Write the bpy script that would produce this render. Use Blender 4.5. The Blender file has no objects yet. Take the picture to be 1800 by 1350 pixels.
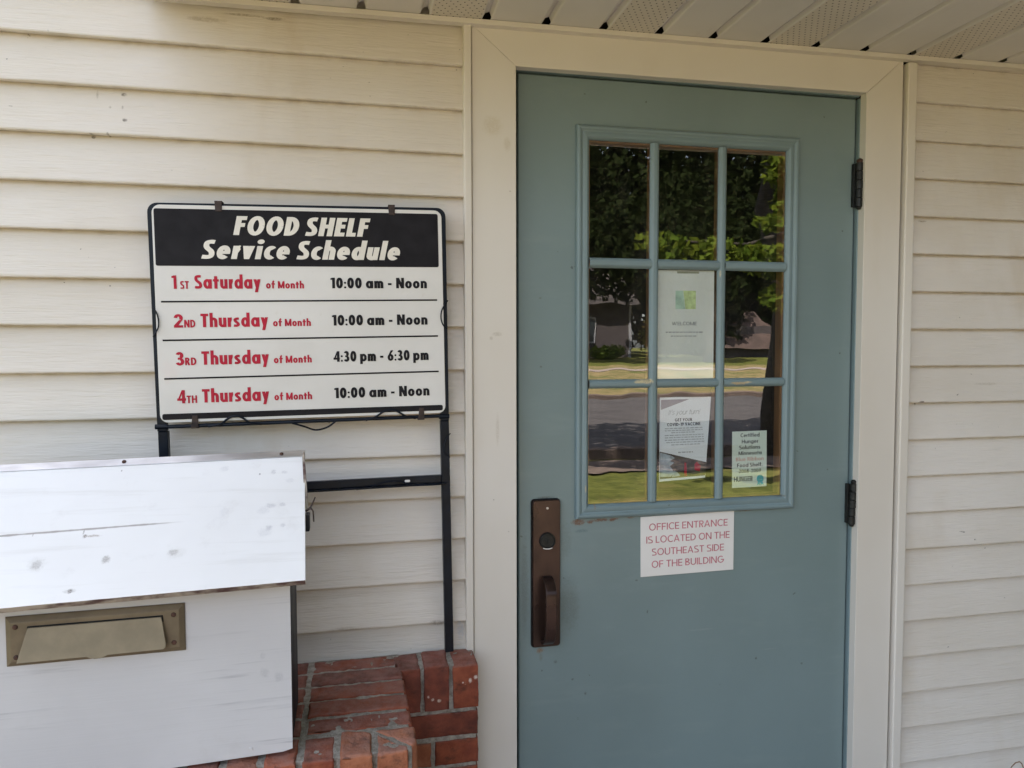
import bpy, bmesh, math, random
from mathutils import Vector, Matrix, noise
R = math.radians
rnd = random.Random(7)
C = bpy.context.scene.collection
S = bpy.context.scene
ZC = 1.42                      # eye height above the landing

# ------------------------------------------------------------------ camera, sky, sun, exposure
YAW, PITCH, ROLL, FL, DZ = 0.213149061, -0.0500032206, -0.00174468250, 1311.97319, 1.75916158
cy, sy = math.cos(YAW), math.sin(YAW); cp, sp = math.cos(PITCH), math.sin(PITCH); cr, sr = math.cos(ROLL), math.sin(ROLL)
F = Vector((sy * cp, cy * cp, sp)); Rt = Vector((cy, -sy, 0)); U = Rt.cross(F)
Rt, U = cr * Rt + sr * U, -sr * Rt + cr * U
cam_data = bpy.data.cameras.new('camera')
cam_data.sensor_width = 36.0
cam_data.lens = FL * 36.0 / 1800.0
cam_data.clip_start, cam_data.clip_end = 0.05, 600
cam = bpy.data.objects.new('camera', cam_data); C.objects.link(cam)
cam.matrix_world = Matrix(((Rt.x, U.x, -F.x, 0), (Rt.y, U.y, -F.y, -DZ), (Rt.z, U.z, -F.z, ZC), (0, 0, 0, 1)))
S.camera = cam

SUN_AZ, SUN_EL = R(-45), R(57)     # azimuth measured from +y (behind the building) towards +x
sun_dir = Vector((math.sin(SUN_AZ) * math.cos(SUN_EL), math.cos(SUN_AZ) * math.cos(SUN_EL), math.sin(SUN_EL)))
world = bpy.data.worlds.new('World'); S.world = world; world.use_nodes = True
wn = world.node_tree
bg = wn.nodes['Background']
sky = wn.nodes.new('ShaderNodeTexSky'); sky.sky_type = 'NISHITA'; sky.sun_disc = False
sky.sun_elevation = SUN_EL; sky.sun_rotation = SUN_AZ
sky.air_density = 1.0; sky.dust_density = 2.5; sky.ozone_density = 1.0
hs = wn.nodes.new('ShaderNodeHueSaturation'); hs.inputs['Saturation'].default_value = .6      # thin summer haze: a paler sky
wn.links.new(sky.outputs[0], hs.inputs['Color']); wn.links.new(hs.outputs[0], bg.inputs[0]); bg.inputs[1].default_value = 0.105
sd = bpy.data.lights.new('sun', 'SUN'); sd.energy = 5.0; sd.angle = R(0.5); sd.color = (1.0, 0.93, 0.82)
sun = bpy.data.objects.new('sun', sd); C.objects.link(sun)
sun.rotation_euler = sun_dir.to_track_quat('Z', 'Y').to_euler()
sun.location = (0, 0, 30)
S.view_settings.view_transform = 'Standard'; S.view_settings.look = 'None'
S.view_settings.exposure = 2.74; S.view_settings.gamma = 1.0
S.cycles.max_bounces = 10; S.cycles.diffuse_bounces = 6; S.cycles.transparent_max_bounces = 16
S.cycles.use_denoising = True
S.cycles.caustics_reflective = False; S.cycles.caustics_refractive = False

# ------------------------------------------------------------------ materials
class N:
    def __init__(s, name):
        s.m = bpy.data.materials.new(name); s.m.use_nodes = True
        s.t = s.m.node_tree; s.b = s.t.nodes['Principled BSDF']; s.out = s.t.nodes['Material Output']
        s.co = s.t.nodes.new('ShaderNodeTexCoord').outputs['Object']
    def n(s, kind, **kw):
        nd = s.t.nodes.new(kind)
        for k, v in kw.items(): setattr(nd, k, v)
        return nd
    def l(s, a, b): s.t.links.new(a, b)
    def val(s, sock, v):
        if isinstance(v, (int, float, tuple, list)):
            sock.default_value = v
        else: s.l(v, sock)
    def math(s, op, a, b=0.0, clamp=False):
        nd = s.n('ShaderNodeMath', operation=op, use_clamp=clamp); s.val(nd.inputs[0], a); s.val(nd.inputs[1], b); return nd.outputs[0]
    def vmath(s, op, a, b=(0, 0, 0)):
        nd = s.n('ShaderNodeVectorMath', operation=op); s.val(nd.inputs[0], a); s.val(nd.inputs[1], b)
        return nd.outputs['Value'] if op in ('LENGTH', 'DISTANCE', 'DOT_PRODUCT') else nd.outputs[0]
    def noise(s, scale=(1, 1, 1), detail=4, rough=.55, off=(0, 0, 0)):
        v = s.vmath('MULTIPLY', s.co, scale)
        if any(off): v = s.vmath('ADD', v, off)
        nd = s.n('ShaderNodeTexNoise'); nd.inputs['Scale'].default_value = 1; nd.inputs['Detail'].default_value = detail
        nd.inputs['Roughness'].default_value = rough; s.l(v, nd.inputs['Vector']); return nd.outputs['Fac']
    def ramp(s, f, lo, hi, a=0.0, b=1.0, smooth=True):
        nd = s.n('ShaderNodeMapRange', interpolation_type='SMOOTHSTEP' if smooth else 'LINEAR'); s.l(f, nd.inputs[0])
        for i, v in enumerate((lo, hi, a, b)): nd.inputs[i + 1].default_value = v
        return nd.outputs[0]
    def mix(s, f, a, b, mode='MIX'):
        nd = s.n('ShaderNodeMix', data_type='RGBA', blend_type=mode)
        s.val(nd.inputs[0], f)
        for i, v in ((6, a), (7, b)):
            if isinstance(v, tuple): nd.inputs[i].default_value = (*v[:3], 1)
            else: s.l(v, nd.inputs[i])
        return nd.outputs[2]
    def bump(s, h, strength=.3, dist=.002, prev=None):
        nd = s.n('ShaderNodeBump'); nd.inputs['Strength'].default_value = strength; nd.inputs['Distance'].default_value = dist
        s.l(h, nd.inputs['Height'])
        if prev is not None: s.l(prev, nd.inputs['Normal'])
        return nd.outputs[0]
    def spots(s, col, items, wob=.55, wscale=90):
        """worn marks at known places: (x, z above landing - ZC, rx, rz, colour, strength)"""
        nz = s.noise((wscale,) * 3, 4, .65); br = s.ramp(s.noise((wscale * 3.2,) * 3, 4, .7, off=(3, 1, 7)), .30, .62, .25, 1)
        for (x, z, rx, rz, c, st) in items:
            rx, rz = rx * .8, rz * .8
            d = s.vmath('SUBTRACT', s.co, (x, 0, z + ZC)); d = s.vmath('MULTIPLY', d, (1 / rx, 0, 1 / rz))
            ln = s.vmath('LENGTH', d)
            ln = s.math('ADD', ln, s.math('MULTIPLY', s.math('SUBTRACT', nz, .5), wob * 3))
            col = s.mix(s.math('MULTIPLY', s.ramp(ln, 1.25, .45, 0, st), br), col, c)
        return col
    def fin(s, col, rough=.6, metal=0.0, normal=None, spec=.5):
        s.val(s.b.inputs['Base Color'], (*col, 1) if isinstance(col, tuple) else col)
        s.val(s.b.inputs['Roughness'], rough); s.b.inputs['Metallic'].default_value = metal
        s.b.inputs['Specular IOR Level'].default_value = spec
        if normal is not None: s.l(normal, s.b.inputs['Normal'])
        return s.m

def plain(name, col, rough=.6, metal=0.0, var=.12, scale=(25, 25, 25), bump=.0, bscale=(200, 200, 200), spec=.5):
    k = N(name); nz = k.noise(scale, 5)
    c = k.mix(k.ramp(nz, .3, .7, 0, 1), tuple(x * (1 - var) for x in col), tuple(min(1, x * (1 + var)) for x in col))
    nrm = k.bump(k.noise(bscale, 3), bump, .001) if bump else None
    rg = k.ramp(k.noise(tuple(q * .7 for q in scale), 3, off=(3, 7, 1)), .3, .7, rough * .88, min(1, rough * 1.12))
    return k.fin(c, rg, metal, nrm, spec)

def m_siding():
    k = N('vinyl siding')
    g = k.noise((6.5, 6.5, 62), 4, .62); g2 = k.noise((17, 17, 260), 3, .6)
    big = k.noise((1.3, 1, 2.5), 4)
    c = k.mix(k.ramp(big, .32, .7), (.63, .575, .50), (.70, .652, .59))
    c = k.mix(k.ramp(g, .55, .8, 0, .13), c, (.42, .36, .27))
    st = k.noise((2.2, 1, .9), 5, off=(9, 2, 4)); st2 = k.noise((14, 10, 4), 4, off=(1, 3, 8))
    c = k.mix(k.math('MULTIPLY', k.ramp(st, .5, .72, 0, .5), k.ramp(st2, .35, .7)), c, (.52, .42, .29))
    fl = k.noise((70, 70, 110), 2, .5, off=(2, 2, 2)); fm = k.noise((3.1, 2, 3.7), 3, off=(7, 1, 5))
    c = k.mix(k.math('MULTIPLY', k.ramp(fl, .735, .79), k.ramp(fm, .5, .62)), c, (.10, .08, .06))
    c = k.spots(c, [(-.470, .544, .008, .005, (.10, .08, .05), .8), (-.467, .487, .006, .005, (.08, .06, .04), .8), (-.533, .451, .006, .005, (.05, .04, .03), .9), (-.522, .54, .003, .012, (.3, .26, .2), .5), (-.497, .514, .004, .004, (.28, .24, .18), .6), (-.472, .515, .003, .006, (.2, .17, .12), .6), (-.50, .455, .003, .004, (.1, .08, .06), .7),
                    (-.30, .715, .05, .008, (.3, .24, .16), .5), (-.157, .73, .03, .005, (.15, .11, .07), .7), (-.22, .733, .06, .004, (.25, .19, .12), .6),
                    (1.497, -.171, .0065, .0065, (.04, .025, .015), 1), (1.534, -.154, .010, .004, (.06, .04, .02), .9), (1.527, -.158, .003, .008, (.06, .04, .02), .8),
                    (1.75, -.107, .055, .005, (.46, .41, .33), .6), (1.534, .341, .018, .0035, (.25, .2, .13), .8),
                    (.255, -.69, .012, .035, (.5, .5, .5), .8), (.2, -.665, .03, .012, (.12, .1, .07), .6), (-.02, -.66, .05, .006, (.3, .25, .18), .5)], .35, 60)
    # shade under each lap painted in: a broken brown band on every course
    z = k.n('ShaderNodeSeparateXYZ'); k.l(k.co, z.inputs[0])
    ph = k.math('FRACT', k.math('MULTIPLY', k.math('ADD', z.outputs[2], 20 * .1016 - (.6588 + ZC)), 1 / .1016))
    gn = k.noise((26, 20, 9), 4, off=(4, 4, 4))
    c = k.mix(k.math('MULTIPLY', k.ramp(ph, .86, .97, 0, .22), k.ramp(gn, .42, .68)), c, (.26, .2, .13))
    h = k.math('ADD', k.math('MULTIPLY', g, .7), k.math('MULTIPLY', g2, .35))
    nr = k.bump(h, .62, .006)
    return k.fin(c, k.ramp(g2, .3, .7, .42, .58), 0, nr, .4)

def m_door():
    k = N('blue door paint')
    big = k.noise((2, 2, 1.4), 4)
    c = k.mix(k.ramp(big, .3, .7), (.165, .222, .222), (.188, .252, .254))
    fl = k.noise((46, 46, 46), 2, .5)
    c = k.mix(k.ramp(fl, .765, .80, 0, .7), c, (.05, .065, .065))
    rust = (.13, .045, .015)
    c = k.spots(c, [(.56, -.445, .024, .010, rust, 1), (.555, -.43, .006, .022, rust, .9), (.59, -.446, .012, .006, rust, 1), (.62, -.442, .026, .0055, rust, 1), (.65, -.443, .012, .006, rust, 1), (.655, -.4415, .016, .0035, rust, .9), (.70, -.44, .014, .003, rust, .7),
                    (1.02, -.437, .03, .0025, rust, .8), (1.10, -.436, .02, .0025, rust, .8), (.553, -.405, .003, .016, rust, .8),
                    (.57, -.468, .022, .006, (.09, .15, .17), .8), (.46, -.768, .012, .009, (.2, .1, .04), .85), (.462, -.785, .006, .014, (.14, .14, .11), .5),
                    (.473, -.378, .026, .004, (.06, .07, .07), .8), (.718, -.605, .005, .003, (.05, .06, .06), .9), (.748, -.69, .003, .006, (.06, .07, .07), .9),
                    (.535, -.655, .035, .09, (.10, .125, .115), .5), (.525, -.49, .022, .06, (.11, .14, .13), .4), (.42, -.6, .012, .16, (.10, .12, .115), .5), (.9, -.75, .05, .003, (.26, .31, .3), .5), (1.1, -.82, .03, .002, (.26, .31, .3), .5),
                    (.86, .5475, .31, .0022, (.2, .165, .085), .8), (.5, -.80, .006, .006, (.08, .1, .1), .7), (.465, -.82, .003, .003, (.05, .06, .06), .8), (.545, -.85, .004, .004, (.06, .07, .07), .8),
                    (.58, -.89, .004, .005, (.06, .07, .07), .8), (1.2, -.87, .005, .005, (.06, .08, .08), .8), (.45, -.48, .003, .003, (.05, .06, .06), .8), (.46, .12, .005, .003, (.08, .09, .08), .7), (.462, -.05, .004, .004, (.08, .09, .08), .7)], .45, 120)
    c = k.mix(k.ramp(k.noise((5, 5, 22), 5, .65, off=(7, 3, 3)), .52, .75, 0, .22), c, (.24, .30, .29))
    c = k.mix(k.ramp(k.noise((3.2, 3.2, 2.2), 5, .6, off=(1, 8, 3)), .35, .85, 0, .16), c, (.135, .17, .16))
    sc = k.noise((130, 130, 7), 3, .6, off=(5, 2, 5)); sm = k.noise((4, 4, 3), 3, off=(2, 9, 9))
    nr = k.bump(k.noise((7, 7, 7), 3), .2, .006); nr = k.bump(k.noise((300, 300, 300), 2), .10, .0008, nr)
    return k.fin(c, k.ramp(k.noise((5, 5, 5), 4, off=(5, 5, 5)), .25, .75, .31, .43), 0, nr, .5)

def m_trimframe():
    k = N('blue window frame paint')
    c = k.mix(k.ramp(k.noise((5, 5, 5), 4), .3, .7), (.165, .226, .234), (.186, .254, .266))
    cream = (.62, .5, .28)
    c = k.spots(c, [(.735, -.0885, .03, .008, cream, 1), (.715, -.09, .016, .005, cream, .9), (.775, -.118, .007, .003, cream, .9), (.995, -.097, .03, .005, (.55, .38, .18), .9), (1.02, -.094, .014, .003, cream, .9),
                    (.938, .188, .003, .012, cream, .5), (.60, -.4, .003, .02, (.3, .12, .04), .5), (.80, -.41, .004, .003, (.05, .06, .06), .9),
                    (.575, -.36, .003, .012, cream, .6), (1.12, -.40, .02, .004, (.1, .08, .06), .7), (.7, -.398, .1, .003, (.12, .13, .12), .5)], .5, 150)
    nr = k.bump(k.noise((60, 60, 60), 3), .1, .001)
    return k.fin(c, .42, 0, nr, .45)

def m_casing():
    k = N('cream aluminium casing')
    c = k.mix(k.ramp(k.noise((2, 2, 1.2), 4), .3, .7), (.635, .585, .51), (.68, .64, .575))
    st = k.noise((6, 6, 2.2), 5, off=(3, 1, 2))
    c = k.mix(k.ramp(st, .58, .75, 0, .25), c, (.5, .42, .29))
    c = k.spots(c, [(.335, .52, .03, .03, (.5, .42, .28), .4), (.345, .03, .014, .007, (.38, .33, .25), .5), (.33, .02, .006, .006, (.38, .33, .25), .5), (.335, -.37, .002, .002, (.2, .16, .12), .9), (.345, -.2, .006, .05, (.5, .44, .36), .5),
                    (.372, -.45, .002, .002, (.3, .25, .2), .8), (.377, .37, .003, .002, (.3, .25, .2), .8), (.37, .48, .012, .02, (.45, .38, .26), .4)], .3, 70)
    nr = k.bump(k.noise((4, 4, 3), 2), .1, .006)
    return k.fin(c, .45, 0, nr, .45)

def m_soffit():
    k = N('soffit vinyl')
    c = k.mix(k.ramp(k.noise((3, 2, 3), 4), .3, .7), (.60, .575, .535), (.68, .655, .615))
    c = k.mix(k.ramp(k.noise((20, 5, 20), 4, off=(1, 2, 9)), .62, .8, 0, .3), c, (.35, .28, .2))
    return k.fin(c, .5, 0, k.bump(k.noise((10, 3, 10), 2), .1, .002), .4)

def m_perf():
    k = N('perforated soffit vinyl')
    sx = k.n('ShaderNodeSeparateXYZ'); k.l(k.co, sx.inputs[0])
    iy = k.math('MULTIPLY', sx.outputs[1], 1 / .0125)
    odd = k.math('MULTIPLY', k.math('MODULO', k.math('ADD', k.math('FLOOR', iy), 4000), 2), .5)
    fx = k.math('SUBTRACT', k.math('FRACT', k.math('ADD', k.math('MULTIPLY', sx.outputs[0], 1 / .0155), odd)), .5)
    fy = k.math('SUBTRACT', k.math('FRACT', iy), .5)
    d = k.math('SQRT', k.math('ADD', k.math('POWER', k.math('MULTIPLY', fx, 15.5), 2), k.math('POWER', k.math('MULTIPLY', fy, 12.5), 2)))
    hole = k.ramp(d, 2.05, 1.5)
    c = k.mix(k.ramp(k.noise((3, 2, 3), 4), .3, .7), (.58, .53, .45), (.65, .60, .52))
    c = k.mix(hole, c, (.03, .025, .02))
    return k.fin(c, .55, 0, k.bump(k.math('SUBTRACT', 1.0, hole), .5, .002), .4)

def m_lid():
    k = N('weathered white painted lid board')
    g = k.noise((4, 60, 60), 5, .6); big = k.noise((2.5, 3, 3), 4)
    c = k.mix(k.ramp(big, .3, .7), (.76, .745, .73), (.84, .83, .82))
    c = k.mix(k.ramp(g, .52, .75, 0, .22), c, (.5, .47, .42))
    ck = k.noise((2.6, 130, 130), 3, .5, off=(4, 2, 2)); cm = k.noise((2, 4, 4), 3, off=(8, 8, 1))
    c = k.mix(k.math('MULTIPLY', k.ramp(ck, .70, .76, 0, .5), k.ramp(cm, .5, .62)), c, (.3, .26, .22))
    c = k.mix(k.ramp(k.noise((14, 14, 14), 5, .7, off=(1, 7, 3)), .58, .75, 0, .16), c, (.48, .45, .42))
    knot = (.2, .17, .15); sm = (.45, .44, .46)
    c = k.spots(c, [(-.515, -.362, .010, .0075, knot, .7), (-.41, -.36, .0085, .0065, knot, .7), (-.304, -.356, .011, .0055, knot, .65), (-.515, -.361, .018, .012, (.6, .58, .55), .5), (-.30, -.357, .02, .01, (.6, .58, .55), .4), (-.451, -.397, .005, .004, (.1, .08, .07), .9), (-.452, -.397, .012, .003, knot, .4),
                    (-.454, -.327, .0045, .0035, (.12, .08, .06), .9), (-.441, -.3275, .015, .002, (.35, .28, .24), .8), (-.458, -.322, .0014, .005, (.2, .16, .14), .8), (-.425, -.233, .0015, .002, (.2, .16, .14), .8),
                    (-.241, -.236, .011, .006, sm, .3), (-.15, -.244, .006, .0045, sm, .6), (-.129, -.245, .007, .0035, sm, .45), (-.149, -.297, .012, .0045, sm, .6), (-.128, -.296, .008, .0035, sm, .55), (-.161, -.304, .014, .008, sm, .25), (-.23, -.303, .012, .008, sm, .2),
                    (-.149, -.329, .008, .0045, sm, .65), (-.125, -.327, .006, .0035, sm, .6), (-.156, -.336, .016, .008, sm, .25), (-.117, -.259, .012, .005, sm, .25), (-.175, -.247, .002, .002, (.1, .08, .08), .9), (-.537, -.322, .0012, .003, knot, .6)], .5, 160)
    x = k.n('ShaderNodeSeparateXYZ'); k.l(k.co, x.inputs[0])
    # long drying crack in the paint, part of the board
    ln = k.math('ABSOLUTE', k.math('SUBTRACT', k.math('SUBTRACT', x.outputs[2], k.math('MULTIPLY', x.outputs[0], .024)), ZC - .307))
    ln = k.math('ADD', ln, k.math('MULTIPLY', k.math('SUBTRACT', k.noise((30, 30, 30), 3), .5), .003))
    crack = k.math('MULTIPLY', k.ramp(ln, .0016, .0005), k.ramp(x.outputs[0], -.29, -.36, 0, .7))
    c = k.mix(crack, c, (.2, .16, .13))
    nr = k.bump(g, .25, .0015)
    return k.fin(c, k.ramp(big, .3, .7, .38, .55), 0, nr, .5)

def m_boxfront():
    k = N('weathered white painted plywood')
    g = k.noise((3.5, 40, 95), 5, .62); big = k.noise((2.5, 3, 3), 4)
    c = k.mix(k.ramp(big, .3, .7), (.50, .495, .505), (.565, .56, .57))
    gm = k.noise((3, 3, 6), 4, off=(4, 7, 9))
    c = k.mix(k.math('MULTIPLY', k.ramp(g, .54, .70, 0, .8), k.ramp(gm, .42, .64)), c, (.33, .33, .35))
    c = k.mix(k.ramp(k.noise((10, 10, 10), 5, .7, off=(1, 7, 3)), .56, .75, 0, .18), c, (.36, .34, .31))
    sm = (.36, .36, .38)
    c = k.spots(c, [(-.161, -.555, .006, .008, sm, .4), (-.158, -.587, .010, .012, sm, .5), (-.134, -.597, .010, .012, sm, .5), (-.168, -.58, .02, .03, (.5, .5, .5), .2), (-.214, -.726, .010, .006, (.5, .49, .47), .2), (-.33, -.62, .006, .003, (.5, .5, .5), .4)], .5, 120)
    return k.fin(c, .5, 0, k.bump(g, .35, .0012), .4)

def m_edge():
    k = N('worn board edge'); a = k.noise((9, 30, 30), 4, .6); b = k.noise((60, 60, 60), 4, .6, off=(2, 5, 1))
    c = k.mix(k.ramp(k.math('ADD', a, k.math('MULTIPLY', b, .25)), .48, .72), (.10, .06, .055), (.42, .37, .31))
    return k.fin(c, .8, 0, k.bump(b, .3, .001), .2)

def m_brick(name, a, b):
    k = N(name)
    nz = k.noise((24, 24, 24), 6, .65); n2 = k.noise((120, 120, 120), 5, .65, off=(4, 1, 2)); n3 = k.noise((7, 7, 7), 3, off=(6, 6, 2))
    c = k.mix(k.ramp(nz, .32, .68), a, b)
    c = k.mix(k.ramp(n3, .35, .7, 0, .45), c, tuple(min(1, q * 1.5 + .02) for q in b))
    c = k.mix(k.ramp(k.noise((16, 16, 30), 5, .7, off=(8, 3, 3)), .50, .68, 0, .8), c, (.07, .030, .020))
    c = k.mix(k.ramp(k.noise((45, 45, 45), 6, .75, off=(2, 8, 6)), .66, .74, 0, .9), c, (.52, .36, .25))
    c = k.mix(k.ramp(n2, .66, .76, 0, .8), c, (.06, .03, .025))
    ge = k.n('ShaderNodeNewGeometry'); sz = k.n('ShaderNodeSeparateXYZ'); k.l(ge.outputs['Normal'], sz.inputs[0])
    dust = k.math('MULTIPLY', k.ramp(sz.outputs[2], .5, .95, 0, .6), k.ramp(k.noise((30, 30, 30), 5, .7, off=(1, 9, 9)), .25, .7))
    c = k.mix(dust, c, (.36, .21, .175))
    c = k.spots(c, [(.275, -.765, .006, .006, (.8, .72, .62), .9), (.262, -.772, .005, .007, (.8, .72, .62), .9), (.245, -.775, .003, .003, (.8, .72, .62), .8), (.19, -.812, .006, .005, (.8, .68, .55), .8), (.175, -.808, .005, .004, (.8, .68, .55), .8), (.165, -.80, .003, .004, (.8, .7, .6), .8)], .5, 160)
    h = k.math('ADD', nz, k.math('MULTIPLY', n2, .8))
    return k.fin(c, .85, 0, k.bump(h, .8, .005), .25)

def m_mortar():
    k = N('mortar'); nz = k.noise((70, 70, 70), 6, .7)
    c = k.mix(k.ramp(nz, .3, .7), (.24, .215, .18), (.50, .455, .39))
    c = k.mix(k.ramp(k.noise((9, 9, 9), 4, off=(3, 3, 1)), .5, .7, 0, .5), c, (.15, .125, .1))
    return k.fin(c, .95, 0, k.bump(k.math('ADD', nz, k.noise((260, 260, 260), 3, .7)), .9, .005), .1)

def m_panel():
    k = N('sign face white')
    c = k.mix(k.ramp(k.noise((5, 5, 5), 5), .3, .7), (.63, .61, .57), (.69, .67, .635))
    c = k.mix(k.ramp(k.noise((60, 60, 40), 5, .7), .6, .75, 0, .22), c, (.55, .5, .43))
    c = k.mix(k.ramp(k.noise((8, 8, 8), 4, off=(9, 1, 4)), .6, .72, 0, .14), c, (.75, .5, .45))
    return k.fin(c, .45, 0, k.bump(k.noise((30, 30, 30), 3), .06, .001), .4)

def m_paper(name, col, var=.03, rough=.7): return plain(name, col, rough, 0, var, (12, 12, 12), .05, (90, 90, 90), .3)

def m_glass():
    k = N('window glass')
    tr = k.n('ShaderNodeBsdfTransparent'); tr.inputs[0].default_value = (.96, .975, .965, 1)
    gl = k.n('ShaderNodeBsdfGlossy'); gl.inputs['Roughness'].default_value = .004; gl.inputs[0].default_value = (1, 1, 1, 1)
    nr = k.bump(k.noise((6.0, 6.0, 4.0), 2), .065, .006); k.l(nr, gl.inputs['Normal'])
    fr = k.n('ShaderNodeFresnel'); fr.inputs[0].default_value = 1.52
    fac = k.math('MULTIPLY', fr.outputs[0], 3.7, True)        # four faces of a sealed double pane
    ge = k.n('ShaderNodeNewGeometry'); sz = k.n('ShaderNodeSeparateXYZ'); k.l(ge.outputs['True Normal'], sz.inputs[0])
    fac = k.math('MULTIPLY', fac, k.math('SUBTRACT', 1.0, ge.outputs['Backfacing']))
    mx = k.n('ShaderNodeMixShader'); k.l(fac, mx.inputs[0]); k.l(tr.outputs[0], mx.inputs[1]); k.l(gl.outputs[0], mx.inputs[2])
    dd = k.n('ShaderNodeBsdfDiffuse'); dd.inputs[0].default_value = (.55, .5, .42, 1)          # dust and dried drips on the pane
    du = k.math('ADD', .003, k.math('MULTIPLY', k.ramp(k.noise((9, 9, 3), 5, .65, off=(2, 2, 2)), .45, .8), .025))
    du = k.math('ADD', du, k.math('MULTIPLY', k.ramp(k.noise((140, 140, 140), 2), .72, .78), .10))
    m3 = k.n('ShaderNodeMixShader'); k.l(du, m3.inputs[0]); k.l(mx.outputs[0], m3.inputs[1]); k.l(dd.outputs[0], m3.inputs[2])
    k.l(m3.outputs[0], k.out.inputs[0]); return k.m

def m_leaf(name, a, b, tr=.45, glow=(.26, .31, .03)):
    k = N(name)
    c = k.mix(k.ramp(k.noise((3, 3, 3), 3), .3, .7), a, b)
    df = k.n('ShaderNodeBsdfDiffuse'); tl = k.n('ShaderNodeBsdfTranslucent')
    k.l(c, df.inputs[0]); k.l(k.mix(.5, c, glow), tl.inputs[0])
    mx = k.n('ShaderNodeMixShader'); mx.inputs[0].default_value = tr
    k.l(df.outputs[0], mx.inputs[1]); k.l(tl.outputs[0], mx.inputs[2]); k.l(mx.outputs[0], k.out.inputs[0]); return k.m

def m_ground(name, a, b, sc, c3=None, bump=.6):
    k = N(name)
    c = k.mix(k.ramp(k.noise((sc,) * 3, 6, .65), .3, .7), a, b)
    if c3: c = k.mix(k.ramp(k.noise((.6, .6, .6), 5, .6, off=(3, 3, 3)), .48, .66, 0, .8), c, c3)
    return k.fin(c, .95, 0, k.bump(k.noise((sc * 3,) * 3, 4), bump, .03), .1)

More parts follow.
